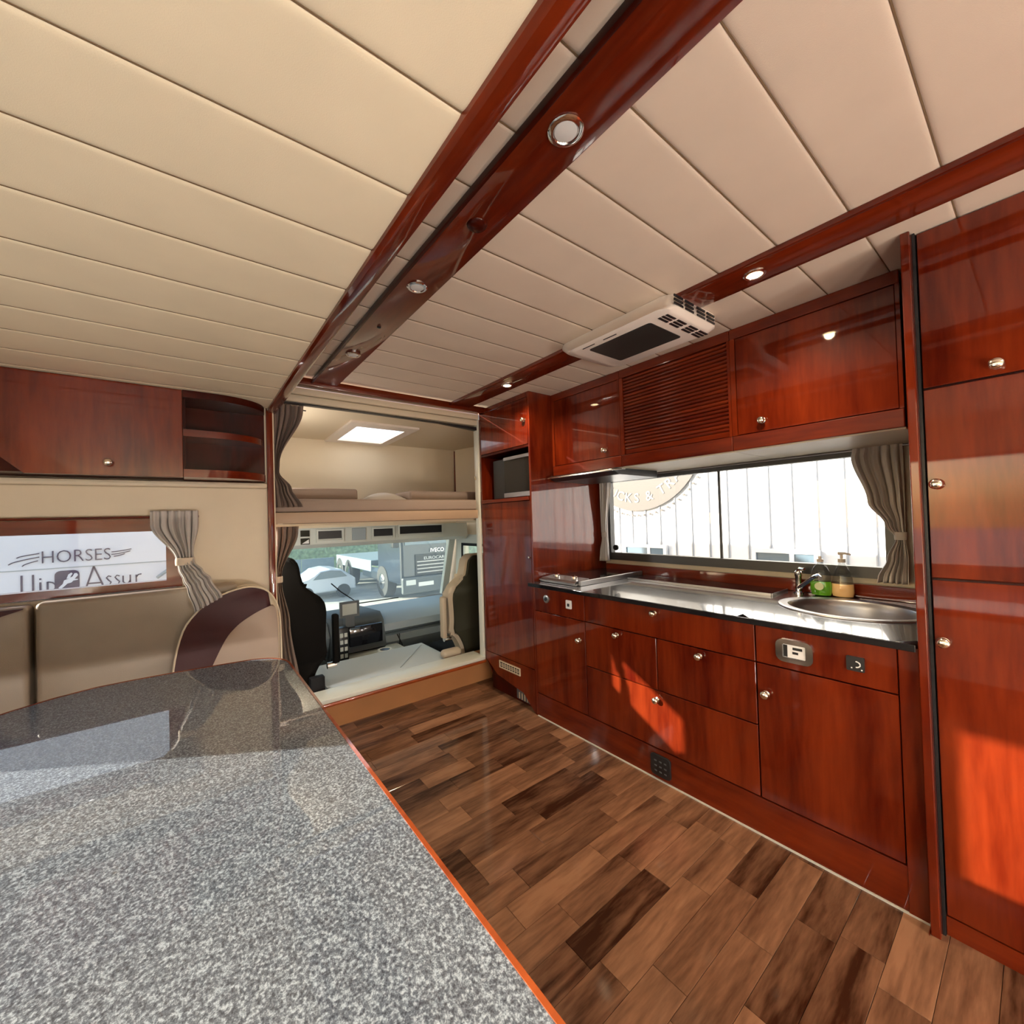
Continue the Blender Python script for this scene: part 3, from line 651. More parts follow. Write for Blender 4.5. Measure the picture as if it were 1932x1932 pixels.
# ------------------------------------------------------------------ curtains
def lerp_rows(rows, z):
    for a, b in zip(rows, rows[1:]):
        if a[0] >= z >= b[0]:
            t = (a[0] - z) / (a[0] - b[0] + 1e-9); t = t * t * (3 - 2 * t)
            return [a[i] + (b[i] - a[i]) * t for i in range(1, 5)]
    return list(rows[-1][1:])
def curtain(label, axis, rows, pleats, mat, tie=None, tie_mat='curtain_lining', lean=0, name='curtain', group=None, heading=None):
    """rows: (z, lo, hi, depth, amplitude) from top to bottom, along = lo..hi on AXIS"""
    z0, z1 = rows[0][0], rows[-1][0]
    t = thing(name, label, 'curtain', (0, 0, 0), group)
    def fn(u, v):
        z = z0 + (z1 - z0) * v; lo, hi, dc, am = lerp_rows(rows, z)
        ph = 0.6 * math.sin(3.1 * v + 1)
        s_ = math.sin(2 * PI * pleats * u + ph); s2 = math.sin(2 * PI * pleats * 2.3 * u + 1.7 + 2 * v)
        a = lo + (hi - lo) * (u + .012 * math.sin(2 * PI * pleats * u * 1.0 + 1.3))
        dd = dc + am * (s_ + .35 * s2); zz = z + lean * (u - .5) * v
        return (a, dd, zz) if axis == 'x' else (dd, a, zz)
    o = MB().grid(fn, pleats * 12, 46).build('fabric', mat, t, True, 80); solidify(o, .002)
    if tie:
        zt, lo, hi, dc, r = tie
        c = ((lo + hi) / 2, dc, zt) if axis == 'x' else (dc, (lo + hi) / 2, zt)
        h = .018; rx = (hi - lo) / 2 + .004
        sx, sy = (1, r / rx) if axis == 'x' else (r / rx, 1)
        MB().lathe([(rx * .96, -h), (rx, -h * .5), (rx, h * .5), (rx * .96, h)], c, 'z', 20, sx, sy).build('tie_band', tie_mat, t, True)
    return t
def rod(label, a, b, r=.006, mat='steel', name='curtain_rod'):
    return tag(MB().tube([a, b], r, 10).build(name, mat, None, True), label, 'curtain rod')
curtain('grey pleated curtain tied back at the right of the small left window', 'x',
        [(1.425, -.150, .040, 2.705, .010), (1.40, -.150, .040, 2.705, .006), (1.385, -.150, .040, 2.705, .014), (1.36, -.150, .040, 2.70, .016), (1.19, -.052, .018, 2.65, .012), (1.15, -.042, .022, 2.62, .010), (1.10, -.025, .055, 2.59, .010), (1.06, -.008, .085, 2.57, .010), (.955, .018, .128, 2.548, .012)],
        6, 'curtain', (1.17, -.050, .022, 2.635, .022), lean=.06)
rod('thin rail above the small left window', (-.85, 2.722, 1.395), (.045, 2.722, 1.395), .006, 'wood_x')
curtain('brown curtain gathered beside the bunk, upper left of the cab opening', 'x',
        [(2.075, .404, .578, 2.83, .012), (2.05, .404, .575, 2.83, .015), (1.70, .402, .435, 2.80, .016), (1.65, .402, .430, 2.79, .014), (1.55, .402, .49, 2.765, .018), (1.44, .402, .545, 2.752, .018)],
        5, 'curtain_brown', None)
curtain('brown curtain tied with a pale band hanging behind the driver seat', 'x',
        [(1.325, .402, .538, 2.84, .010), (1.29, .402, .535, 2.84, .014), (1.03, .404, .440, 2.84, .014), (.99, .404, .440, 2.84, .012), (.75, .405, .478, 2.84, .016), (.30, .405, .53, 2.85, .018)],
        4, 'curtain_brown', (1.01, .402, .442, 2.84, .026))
curtain('grey curtain tied at the left end of the kitchen window', 'y',
        [(1.625, 2.035, 2.128, 2.54, .008), (1.60, 2.035, 2.128, 2.54, .014), (1.22, 2.075, 2.125, 2.54, .012), (1.16, 2.075, 2.122, 2.54, .012), (1.05, 2.06, 2.128, 2.525, .014), (.985, 2.05, 2.130, 2.52, .014)],
        4, 'curtain', (1.185, 2.073, 2.124, 2.54, .018), 'curtain')
curtain('grey curtain drawn aside at the right end of the kitchen window', 'y',
        [(1.645, .385, .560, 2.54, .008), (1.60, .385, .565, 2.54, .010), (1.58, .385, .570, 2.54, .016), (1.36, .385, .515, 2.54, .014), (1.25, .388, .455, 2.54, .012), (1.19, .390, .420, 2.54, .010), (1.10, .380, .45, 2.53, .014), (1.0, .38, .485, 2.52, .016), (.985, .38, .488, 2.52, .016)],
        5, 'curtain', (1.20, .386, .424, 2.54, .018), 'curtain')
rod('thin rail carrying the kitchen window curtains', (2.553, .34, 1.612), (2.553, 2.13, 1.612), .005)
rod('thin pale rail under the bunk board holding the lower brown curtain', (.402, 2.87, 1.33), (.545, 2.87, 1.33), .004, 'sill')
rod('slim dark rail at the top left of the bunk opening', (.402, 2.862, 2.055), (.60, 2.862, 2.055), .004, 'black')

# ------------------------------------------------------------------ sofa bench and table
so = thing('corner_sofa', 'taupe leather bench seat with oxblood arched end behind the table', 'sofa', (-.3, 2.5, 0))
MB().box(-.515, .20, 2.62, 2.733, .47, 1.038, bev=.022, seg=4).build('backrest', 'seat_leather', so, True)
MB().box(-.945, -.533, 2.62, 2.733, .47, 1.028, bev=.022, seg=4).build('backrest', 'seat_leather', so, True)
MB().box(-.945, .36, 2.22, 2.61, .33, .465, bev=.03, seg=3).build('seat_cushion', 'seat_leather', so, True)
MB().box(-.945, .36, 2.28, 2.70, .0, .329).build('base', 'wood_x', so)
out = [(-.066, .50), (-.066, .66), (-.028, .836), (.035, .929), (.089, .974), (.179, 1.008), (.261, 1.016), (.334, .981), (.376, .900), (.388, .80), (.390, .60), (.390, .50)]
inn_ = [(.060, .50), (.072, .60), (.090, .655), (.141, .763), (.182, .815), (.223, .848), (.290, .885), (.345, .903), (.366, .890), (.376, .80), (.377, .60), (.377, .50)]
def smooth_poly(p):
    o = []
    for i in range(len(p) - 1):
        p0, p1, p2, p3 = p[max(i - 1, 0)], p[i], p[i + 1], p[min(i + 2, len(p) - 1)]
        for k in range(4):
            t = k / 4
            o.append(tuple(.5 * ((2 * p1[j]) + (-p0[j] + p2[j]) * t + (2 * p0[j] - 5 * p1[j] + 4 * p2[j] - p3[j]) * t * t + (-p0[j] + 3 * p1[j] - 3 * p2[j] + p3[j]) * t ** 3) for j in (0, 1)))
    o.append(p[-1]); return o
so_, si_ = smooth_poly(out), smooth_poly(inn_)
def closed_prism(o_, i_, y0, y1, name, mat):
    mb = MB(); mb.prism(o_ + i_[::-1], 'y', y0, y1, bev=.008); return mb.build(name, mat, so, True, 40)
closed_prism(so_[:29], si_[:29], 2.575, 2.618, 'arched_band', 'red_leather')['label'] = 'oxblood leather arched band'
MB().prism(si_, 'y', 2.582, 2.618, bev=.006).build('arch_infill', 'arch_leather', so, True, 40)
MB().prism(so_, 'y', 2.6185, 2.70, bev=.012).build('arch_core', 'leather', so, True, 40)
MB().tube([(u, 2.575, v) for u, v in so_], .0045, 6).build('piping', 'leather', so, True)
MB().tube([(u, 2.66, v) for u, v in so_[12:]], .005, 6).build('piping', 'leather', so, True)
wd = [(-.545, 1.018), (-.60, 1.00), (-.68, .955), (-.76, .89), (-.83, .80), (-.88, .70)]
MB().prism([(-.545, 1.022), (-.93, 1.022), (-.93, .70)] + wd[::-1], 'y', 2.608, 2.6195).build('corner_band', 'red_leather', so)

tb = thing('dining_table', 'large speckled grey laminate table with rounded corners and wooden edging', 'table', (-.2, .6, 0))
to = []
def arc(cx, cy, r1, r2, a0, a1, n=12): return [(cx + r1 * math.cos(math.radians(a0 + (a1 - a0) * k / n)), cy + r2 * math.sin(math.radians(a0 + (a1 - a0) * k / n))) for k in range(n + 1)]
XT = .326
to = [(XT, -1.0), (XT, 1.90)] + arc(XT - .15, 1.99, .15, .165, 0, 80, 12) + [(.10, 2.168), (-.05, 2.188), (-.18, 2.196), (-.28, 2.194), (-.38, 2.160), (-.47, 2.105), (-.56, 2.03), (-.64, 1.93), (-.70, 1.80), (-.72, 1.65), (-.72, -1.0)]
MB().prism(to, 'z', .715, .750).build('tabletop', 'table', tb)
def offs(p, d):
    o = []; n = len(p)
    for i in range(n):
        a, b, c = Vector(p[i - 1]), Vector(p[i]), Vector(p[(i + 1) % n])
        n1 = Vector(((b - a).y, -(b - a).x)).normalized(); n2 = Vector(((c - b).y, -(c - b).x)).normalized()
        m = (n1 + n2); m = m / max(m.dot(n1), .3) if m.length > 1e-6 else n1
        o.append((b.x + m.x * d, b.y + m.y * d))
    return o
MB().ring(offs(to, .008), to, 'z', .712, .7515).build('edging', 'wood_pale', tb, True, 30)
for yy in (-.5, 1.3):
    leg = MB().tube([(-.2, yy, .03), (-.2, yy, .714)], .035, 20).build('leg', 'chrome', tb, True)
    MB().lathe([(.22, 0.0005), (.22, .01), (.05, .03)], (-.2, yy, 0), 'z', 28).build('foot', 'chrome', leg, True)

# ------------------------------------------------------------------ ceiling fittings
def downlight(x, y, z, on, label, group, r=.033):
    t = thing('downlight', label, 'downlight', (x, y, z), group)
    MB().lathe([(r * 1.12, 0), (r * 1.12, -.003), (r, -.006), (r * .8, -.006), (r * .74, -.003)], (x, y, z), 'z', 28).build('ring', 'chrome', t, True)
    MB().lathe([(r * .74, -.0031), (r * .70, -.0045), (r * .3, -.0065)], (x, y, z), 'z', 24).build('lens', 'lamp_on' if on else 'lamp_off', t, True)
    if on:
        ld = bpy.data.lights.new('lamp_light', 'SPOT'); ld.energy = LAMP; ld.color = (1, .78, .5); ld.spot_size = math.radians(150); ld.spot_blend = .8; ld.shadow_soft_size = .02
        lo = bpy.data.objects.new('lamp_light', ld); C.objects.link(lo); lo.parent = t; lo.location = (0, 0, -.012)
    return t
LAMP = 34.0
downlight(.673, 1.385, 2.19, False, 'unlit chrome downlight, middle of the wide ceiling board', 'unlit downlights')
downlight(.673, 2.133, 2.19, False, 'unlit chrome downlight nearest the cab on the wide ceiling board', 'unlit downlights')
downlight(.673, .627, 2.19, False, 'unlit chrome downlight nearest the viewer on the wide ceiling board', 'unlit downlights', .036)
downlight(1.63, .62, 2.19, True, 'lit warm downlight right of the air conditioner', 'lit downlights')
downlight(1.63, 2.10, 2.19, True, 'lit warm downlight near the tall column', 'lit downlights')
downlight(1.63, -.9, 2.19, True, 'added lit warm downlight behind the viewer', 'lit downlights')  # unseen downlight added for more light inside
sk = thing('ceiling_sensor', 'tiny dark round fitting between two unlit downlights', 'sensor', (.673, 1.77, 2.19))
MB().lathe([(.008, 0), (.008, -.004), (.004, -.006)], (.673, 1.77, 2.19), 'z', 12).build('cap', 'black', sk, True)
sk = thing('ceiling_sensor', 'small mahogany coloured dome on the wide ceiling board near the viewer', 'sensor', (.676, .99, 2.19))
MB().lathe([(.03, 0), (.027, -.005), (.016, -.010), (.005, -.012)], (.676, .99, 2.19), 'z', 24).build('dome', 'dark_wood', sk, True)
# air conditioner
ac = thing('air_conditioner', 'warm white roof air conditioner with dark panel and louvred end', 'air conditioner', (1.62, 1.15, 2.1))
def acbody():
    mb = MB(); rows = []
    for (x0, x1, y0, y1, z, r) in ((1.50, 1.875, .865, 1.50, 2.199, .06), (1.497, 1.878, .862, 1.503, 2.185, .06), (1.45, 1.83, .845, 1.42, 2.130, .05), (1.425, 1.80, .855, 1.37, 2.112, .045), (1.44, 1.79, .87, 1.35, 2.106, .04)):
        rows.append([mb.bm.verts.new((u, v, z)) for u, v in [(cx, cy) for cx, cy in rrect((x0 + x1) / 2, (y0 + y1) / 2, x1 - x0, y1 - y0, r, 5)]])
    n = len(rows[0])
    for a, b in zip(rows, rows[1:]):
        for i in range(n): mb.bm.faces.new((a[i], a[(i + 1) % n], b[(i + 1) % n], b[i]))
    mb.bm.faces.new(rows[0]); mb.bm.faces.new(rows[-1][::-1]); return mb
acbody().build('housing', 'ac_white', ac, True, 40)
MB().prism(rrect(1.598, 1.118, .235, .325, .012), 'z', 2.1035, 2.1059).build('dark_panel', 'ac_panel', ac)
for k in range(4):
    for j in range(3):
        x0 = 1.475 + k * .08 + (.0 if k < 2 else .01)
        MB().box(x0, x0 + .062, .874 + j * .0165, .884 + j * .0165, 2.1035, 2.1062).build('louvre_slot', 'black', ac)
        MB().box(x0, x0 + .062, .8428 + .0, .8475, 2.134 + j * .015, 2.142 + j * .015).build('louvre_slot', 'black', ac)
for k in range(2): MB().box(1.449, 1.453, 1.10 + k * .12, 1.17 + k * .12, 2.1035, 2.1059).build('slot', 'black', ac)

# ------------------------------------------------------------------ fill lamps added out of view to brighten saloon, bunk and cab
GLOW = 205.0
def fill_lamp(x, y, z, label, e, arm, group=None, r=.09, col=(1, .965, .92)):
    t = thing('fill_lamp', label, 'lamp', (x, y, z), group)
    k = r / .09
    if 'fill_globe' not in M: M['fill_globe'] = P('opal_fill_glow', (1, .9, .76), .4, emit=4)
    MB().lathe([(.01 * k, -r), (.06 * k, -.07 * k), (r, 0), (.06 * k, .07 * k), (.01 * k, r)], (x, y, z), 'z', 24).build('globe', 'fill_globe', t, True, 80)
    MB().tube([(x, y, z - r * 1.02), arm], .012, 10).build('arm', 'chrome', t, True)
    ld = bpy.data.lights.new('lamp_light', 'POINT'); ld.energy = e; ld.color = col; ld.shadow_soft_size = r * 1.15
    lo = bpy.data.objects.new('lamp_light', ld); C.objects.link(lo); lo.parent = t; lo.location = (0, 0, 0)
    return t
gg = 'added opal fill lamps behind the viewer'
fill_lamp(-.55, -2.42, .50, 'added opal fill lamp on the rear wall, left of the rear window', GLOW, (-.55, -2.59, .40), gg)
fill_lamp(.60, -2.42, .50, 'added opal fill lamp low on the rear wall under the window', GLOW, (.60, -2.59, .4), gg)
fill_lamp(-.80, -1.45, .55, 'added opal fill lamp low on the side wall behind the table', GLOW, (-.94, -1.45, .45), gg)
fill_lamp(2.35, -1.60, .45, 'added opal fill lamp low behind the tall wardrobe', GLOW, (2.59, -1.60, .35), gg)
fill_lamp(1.30, -1.90, .30, 'added opal fill lamp standing on the floor behind the viewer', GLOW, (1.30, -1.90, .01), gg)
fill_lamp(.43, 3.15, 1.72, 'small added fill lamp on the left wall of the bunk behind the curtain', 22.0, (.385, 3.15, 1.66), None, .03)
fill_lamp(.30, 3.0, 1.20, 'small added fill lamp above the driver seat, hidden by the curtain', 60.0, (.115, 3.0, 1.25), None, .03)

# ------------------------------------------------------------------ the bunk
bk = thing('bunk', 'raised bunk with a taupe mattress above the driving cab', 'bunk', (1.1, 3.2, 1.34))
MB().box(.398, 1.836, 2.78, 3.65, 1.342, 1.410, bev=.005).build('bunk_board', 'riser_pale' if 'riser_pale' in M else M.setdefault('riser_pale', P('pale_tan_board', (.40, .28, .19), .5)), bk, True)
MB().box(.40, 2.29, 2.80, 3.85, 1.4105, 1.492, bev=.018, seg=3).build('mattress', 'mattress', bk, True)
MB().box(1.837, 2.30, 2.80, 3.85, 1.342, 1.4100).build('bunk_board', 'riser_pale', bk)
cu = thing('cushion', 'taupe block cushion on the left end of the bunk mattress', 'cushion', (.7, 3.1, 1.49), 'taupe cushions on the bunk')
MB().box(.41, .965, 3.02, 3.34, 1.493, 1.578, bev=.02, seg=3).build('cover', 'mattress', cu, True)
cu = thing('cushion', 'taupe block cushion on the right end of the bunk mattress', 'cushion', (1.8, 3.1, 1.49), 'taupe cushions on the bunk')
MB().box(1.36, 2.05, 3.02, 3.34, 1.493, 1.572, bev=.02, seg=3).build('cover', 'mattress', cu, True)
def pillow(x0, x1, y0, y1, z0, z1):
    def top(u, v):
        e = (math.sin(PI * min(max(u, 0), 1)) ** .5) * (math.sin(PI * v) ** .5)
        return (x0 + (x1 - x0) * u, y0 + (y1 - y0) * v, z0 + (z1 - z0) * e)
    mb = MB(); mb.grid(top, 16, 10)
    V = [mb.bm.verts.new((a, b, z0)) for a, b in ((x0, y0), (x1, y0), (x1, y1), (x0, y1))]; mb.bm.faces.new(V)
    bmesh.ops.remove_doubles(mb.bm, verts=mb.bm.verts, dist=1e-4); return mb
o = pillow(1.06, 1.355, 3.02, 3.36, 1.4935, 1.565).build('pillow', 'mattress_light', None, True); tag(o, 'pale folded pillow between the two bunk cushions', 'pillow')
# bunk room shell
def quad(pts, name, mat, label=None, th=.02, cat='ceiling'):
    mb = MB(); mb.bm.faces.new([mb.bm.verts.new(p) for p in pts]); o = mb.build(name, mat); solidify(o, th)
    return struct(o, label, cat)
HX = (1.02, 1.44, 3.27, 3.90)
def zr(y): return 2.135 - (y - 2.8) * .025
def bunk_roof():
    mb = MB(); x0, x1, y0, y1 = .36, 2.62, 2.80, 4.05
    a, b, c, d_ = 1.04, 1.50, 3.30, 3.93
    def v(x, y): return mb.bm.verts.new((x, y, zr(y)))
    O = [v(x0, y0), v(x1, y0), v(x1, y1), v(x0, y1)]; I = [v(a, c), v(b, c), v(b, d_), v(a, d_)]
    for i in range(4): mb.bm.faces.new((O[i], O[(i + 1) % 4], I[(i + 1) % 4], I[i]))
    return mb
o = bunk_roof().build('ceiling', 'headliner'); solidify(o, .01); struct(o, 'cream roof lining over the bunk with a roof hatch', 'ceiling')
quad([(.3, 4.05, 1.3), (2.33, 4.0, 1.3), (2.33, 4.0, 2.12), (.3, 4.05, 2.12)], 'wall_bunk_front', 'headliner', 'cream curved front wall behind the bunk', cat='wall')
quad([(2.33, 4.0, 1.3), (2.6, 3.2, 1.3), (2.6, 3.2, 2.12), (2.33, 4.0, 2.12)], 'wall_bunk_right', 'headliner', 'cream angled side wall at the right of the bunk', cat='wall')
quad([(.37, 2.8, 1.3), (.37, 4.1, 1.3), (.37, 4.1, 2.2), (.37, 2.8, 2.2)], 'wall_bunk_left', 'headliner', 'cream side wall at the left of the bunk', cat='wall')
struct(MB().prism([(2.31, 1.49), (2.325, 1.49), (2.335, 2.09), (2.32, 2.09)], 'y', 3.975, 3.985).build('trim_13', 'wood'), 'thin mahogany strip up the corner of the bunk wall', 'trim')
rh = thing('roof_hatch', 'white framed roof hatch letting daylight onto the bunk', 'hatch', (1.27, 3.6, 2.1))
def hatch():
    mb = MB(); o = [(.99, 3.22), (1.55, 3.22), (1.55, 4.0), (.99, 4.0)]; i = [(1.07, 3.34), (1.47, 3.34), (1.47, 3.90), (1.07, 3.90)]
    L = [[mb.bm.verts.new((u, v, zr(v) + dz)) for u, v in lp] for dz in (-.022, -.001) for lp in (o, i)]
    for k in range(4):
        j = (k + 1) % 4
        mb.bm.faces.new((L[0][k], L[0][j], L[1][j], L[1][k])); mb.bm.faces.new((L[2][k], L[3][k], L[3][j], L[2][j]))
        mb.bm.faces.new((L[0][k], L[2][k], L[2][j], L[0][j])); mb.bm.faces.new((L[1][k], L[1][j], L[3][j], L[3][k]))
    return mb
hatch().build('frame', 'ac_white', rh)
M['hatch_diffuser'] = None
def diffuser():
    m = bpy.data.materials.new('frosted_hatch'); m.use_nodes = True; t = m.node_tree; t.nodes.clear()
    o = nn(t, 'ShaderNodeOutputMaterial'); a = nn(t, 'ShaderNodeBsdfTranslucent'); b = nn(t, 'ShaderNodeBsdfTransparent'); mx = nn(t, 'ShaderNodeMixShader'); mx.inputs[0].default_value = .45
    a.inputs[0].default_value = (.95, .97, 1, 1)
    t.links.new(a.outputs[0], mx.inputs[1]); t.links.new(b.outputs[0], mx.inputs[2]); t.links.new(mx.outputs[0], o.inputs[0]); return m
M['hatch_diffuser'] = diffuser()
MB().box(1.07, 1.47, 3.34, 3.90, 2.128, 2.132).build('skylight_pane', 'hatch_diffuser', rh)
sk = thing('coat_hook', 'tiny brass hook at the right edge of the bunk opening', 'hook', (1.83, 2.77, 1.66))
MB().tube([(1.821, 2.79, 1.67), (1.80, 2.77, 1.67), (1.80, 2.76, 1.645)], .004, 6).build('hook_arm', 'nickel', sk, True)

# ------------------------------------------------------------------ driving cab
struct(MB().box(.2, 2.6, 2.95, 4.9, -.45, -.40).build('floor', 'cab_dark'), 'dark floor of the driving cab', 'floor')
wall_hole('wall_cab_left', 'cab_grey', 'x', .08, .11, 2.82, 4.70, -.45, 1.34, [(3.70, 4.35, .60, 1.09)], 'grey left wall of the driving cab with the driver side window')
wc = MB()
struct(MB().box(2.55, 2.598, 2.82, 3.18, -.45, 1.34).build('wall_cab_right', 'cab_grey'), 'grey right wall of the driving cab', 'wall')
wf = thing('cab_side_window', 'light grey rounded side window surround by the passenger seat', 'window', (2.58, 3.8, .9))
MB().ring([(3.19, .55), (4.45, .55), (4.40, 1.16), (3.19, 1.16)], [(3.26, .62), (4.29, .62), (4.27, 1.055), (3.26, 1.055)], 'x', 2.565, 2.599).build('surround', 'cab_grey', wf)
MB().ring([(3.255, .615), (4.295, .615), (4.275, 1.06), (3.255, 1.06)], [(3.285, .645), (4.265, .645), (4.245, 1.03), (3.285, 1.03)], 'x', 2.555, 2.5645).build('seal', 'rubber', wf)
MB().box(2.60, 2.604, 3.2, 4.28, .62, 1.06).build('pane', 'glass_tint', wf)
tn = thing('engine_cover', 'flat blue grey engine cover between the two cab seats', 'engine cover', (1.2, 3.2, -.39))
MB().box(.72, 1.66, 2.935, 3.52, -.40, .232, bev=.012).build('cover', 'mat', tn, True)
MB().tube([(1.25, 3.03, .234), (1.62, 3.45, .234)], .004, 6).build('seam_line', 'cab_mid', tn)
ch = thing('cup_holder', 'grey ring cup holder on the front of the engine cover', 'cup holder', (1.34, 3.56, .2))
MB().lathe([(.055, .16), (.062, .215), (.060, .225), (.045, .225), (.040, .19)], (1.34, 3.585, 0), 'z', 24).build('cup_ring', 'cab_grey', ch, True)
MB().lathe([(.038, .18), (.038, .2245)], (1.34, 3.585, 0), 'z', 20).build('cup_well', 'black', ch)
MB().box(1.30, 1.38, 3.525, 3.57, -.40, .16).build('stand', 'cab_dark', ch)
# dashboard
db = thing('dashboard', 'blue grey truck dashboard sweeping across under the windscreen', 'dashboard', (1.5, 4.2, -.39))
MB().prism([(4.10, .02), (4.04, .14), (4.06, .20), (4.10, .215), (4.60, .215), (4.60, -.39), (4.30, -.39), (4.25, -.05)], 'x', 1.50, 2.54, bev=.008).build('lower_section', 'cab_mid', db, True, 40)
MB().prism([(4.10, .22), (4.03, .26), (4.05, .325), (4.14, .375), (4.30, .405), (4.62, .42), (4.62, .22)], 'x', 1.48, 2.54, bev=.01).build('top_section', 'cab_mid', db, True, 40)
MB().prism([(4.0, .12), (3.90, .16), (3.96, .40), (4.05, .465), (4.62, .43), (4.62, -.39), (4.2, -.39), (4.02, .0)], 'x', 1.0, 1.479, bev=.01).build('centre_stack', 'cab_dark', db, True, 40)
MB().prism([(4.1, .1), (4.0, .3), (4.1, .42), (4.62, .42), (4.62, -.39), (4.3, -.39)], 'x', .12, .999, bev=.01).build('driver_section', 'cab_mid', db, True, 40)
MB().box(1.12, 1.42, 3.84, 3.885, .225, .40, bev=.008).build('radio_unit', 'black_gloss', db, True)
MB().box(.98, 1.10, 3.80, 3.895, .12, .42, bev=.01).build('button_panel', 'black', db, True)
for i in range(4):
    for j in range(3): MB().box(.99 + j * .036, 1.015 + j * .036, 3.793, 3.7995, .16 + i * .06, .195 + i * .06).build('button', 'cab_grey', db)
MB().box(1.06, 1.62, 3.80, 4.0, .05, .135, bev=.01).build('storage_tray', 'cab_grey', db, True)
MB().box(1.02, 1.55, 3.86, 4.1, -.39, .0495, bev=.01).build('lower_box', 'cab_dark', db, True)
MB().box(1.66, 1.665, 4.030, 4.04, .06, .21).build('joint_line', 'black', db)
MB().tube([(1.62, 3.99, .22), (1.66, 3.97, .12), (1.66, 3.97, .0), (1.6, 4.0, -.1)], .006, 6).build('cable', 'black', db)
gp = thing('navigation_screen', 'small grey framed screen standing on the dashboard', 'screen', (1.15, 3.9, .42))
MB().frame('y', 1.055, 1.225, .487, .628, .02, 3.885, 3.91).build('screen_frame', 'cab_dark', gp)
MB().box(1.075, 1.205, 3.893, 3.90, .507, .608).build('screen_glass', P('pale_screen', (.45, .48, .44), .2, coat=1), gp)
MB().box(1.10, 1.18, 3.89, 3.96, .40, .486).build('stand', 'cab_dark', gp)
# windscreen with header console
ws = thing('windscreen', 'wide clear windscreen of the truck cab', 'windscreen', (1.4, 4.7, .4))
MB().prism([(4.64, .425), (4.647, .425), (4.427, 1.11), (4.42, 1.11)], 'x', .30, 2.53).build('pane', 'glass_tint', ws)
MB().prism([(4.63, .425), (4.69, .425), (4.46, 1.11), (4.40, 1.11)], 'x', 2.47, 2.548).build('pillar', 'cab_grey', ws)
MB().prism([(4.63, .425), (4.69, .425), (4.46, 1.11), (4.40, 1.11)], 'x', .255, .30).build('pillar', 'cab_grey', ws)
MB().tube([(1.9, 4.615, .46), (1.45, 4.62, .46), (1.25, 4.56, .62), (1.15, 4.53, .72)], .006, 6).build('wiper', 'rubber', ws)
hc = thing('overhead_console', 'pale grey overhead console with dark open compartments above the windscreen', 'console', (1.4, 4.1, 1.2))
MB().prism([(4.12, 1.335), (4.10, 1.15), (4.14, 1.115), (4.42, 1.115), (4.55, 1.34)], 'x', .112, 2.54).build('console_body', 'cab_grey', hc)
for (x0, x1, z0, z1, m, nm) in ((.92, 1.16, 1.165, 1.285, 'cab_grey', 'compartment'), (1.43, 1.66, 1.165, 1.285, 'cab_grey', 'compartment'), (1.70, 2.22, 1.175, 1.30, 'cab_grey', 'compartment')):
    f = MB().frame('y', x0, x1, z0, z1, .016, 4.085, 4.10).build(nm, m, hc)
    MB().box(x0 + .016, x1 - .016, 4.095, 4.0985, z0 + .016 + .015, z1 - .016).build('opening', 'black', f)
MB().box(1.24, 1.37, 4.092, 4.0995, 1.17, 1.285, bev=.003).build('grey_pad', 'cab_mid', hc)
for k in range(2):
    MB().box(.79, .865, 4.092, 4.0995, 1.155 + k * .07, 1.21 + k * .07, bev=.002).build('warning_label', 'seat_olive', hc)
MB().prism([(.80, 1.163), (.858, 1.163), (.858, 1.20)], 'y', 4.0895, 4.0915).build('label_mark', 'white', hc)
struct(MB().box(.112, 2.54, 2.86, 4.12, 1.325, 1.3405).build('trim_14', 'headliner'), 'cream panel under the bunk board', 'trim')

def seat(cx, label, edge, top, flip, halfw, armx, base=True):
    t = thing('cab_seat', label, 'seat', (cx, 3.2, -.39), 'truck cab seats')
    h = top
    half = [(0.0, .0), (.60, .0), (.66, .10), (.80, .20), (.92, .245), (1.0, .27), (.98, .38), (.99, .50), (1.0, .60), (.93, .68), (.70, .745), (.55, .79), (.48, .86), (.44, .93), (.36, .98), (.20, 1.0)]
    # (fraction of half width, fraction of height)
    z0 = .17
    sil = smooth_poly([(a * halfw, z0 + b * (h - z0)) for a, b in half[1:]])
    poly = [(cx + a, b) for a, b in sil] + [(cx - a, b) for a, b in sil[::-1]]
    MB().prism(poly, 'y', 3.06, 3.16, bev=.02, seg=3).build('backrest', edge, t, True, 40)
    sil2 = [(a * .86 if a > .02 else a, z0 + .01 + (b - z0) * .975) for a, b in sil]
    poly2 = [(cx + a, b) for a, b in sil2] + [(cx - a, b) for a, b in sil2[::-1]]
    MB().prism(poly2, 'y', 3.03, 3.0595, bev=.012, seg=2).build('back_panel', 'seat_olive' if edge != 'seat_black' else 'seat_black', t, True, 40)
    MB().box(cx - .235, cx + .235, 3.17, 3.62, .04, .19, bev=.04, seg=3).build('seat_cushion', 'seat_black', t, True)
    MB().box(cx - .2, cx + .2, 3.12, 3.5, -.40, .039).build('pedestal', 'black', t)
    if armx:
        o = MB().box(armx - .020, armx + .020, 3.06, 3.12, .36, .70, bev=.012, seg=2).build('armrest', 'seat_black' if edge == 'seat_black' else 'seat_edge', t, True)
        MB().lathe([(.022, -.03), (.022, .03)], (armx - .03 * flip, 3.09, .35), 'x', 14).build('pivot', 'chrome', o, True)
    return t
seat(.445, 'black driver seat seen from behind at the left of the cab', 'seat_black', 1.125, 1, .295, .805)
MB_s = seat(2.0, 'dark passenger seat with beige edges at the right of the cab', 'seat_edge', 1.035, -1, .312, 1.655)
tag(MB().box(1.57, 1.74, 2.94, 3.02, .2325, .30, bev=.03, seg=3).build('seat_base_box', 'seat_edge', None, True), 'beige padded box beside the passenger seat base', 'box')
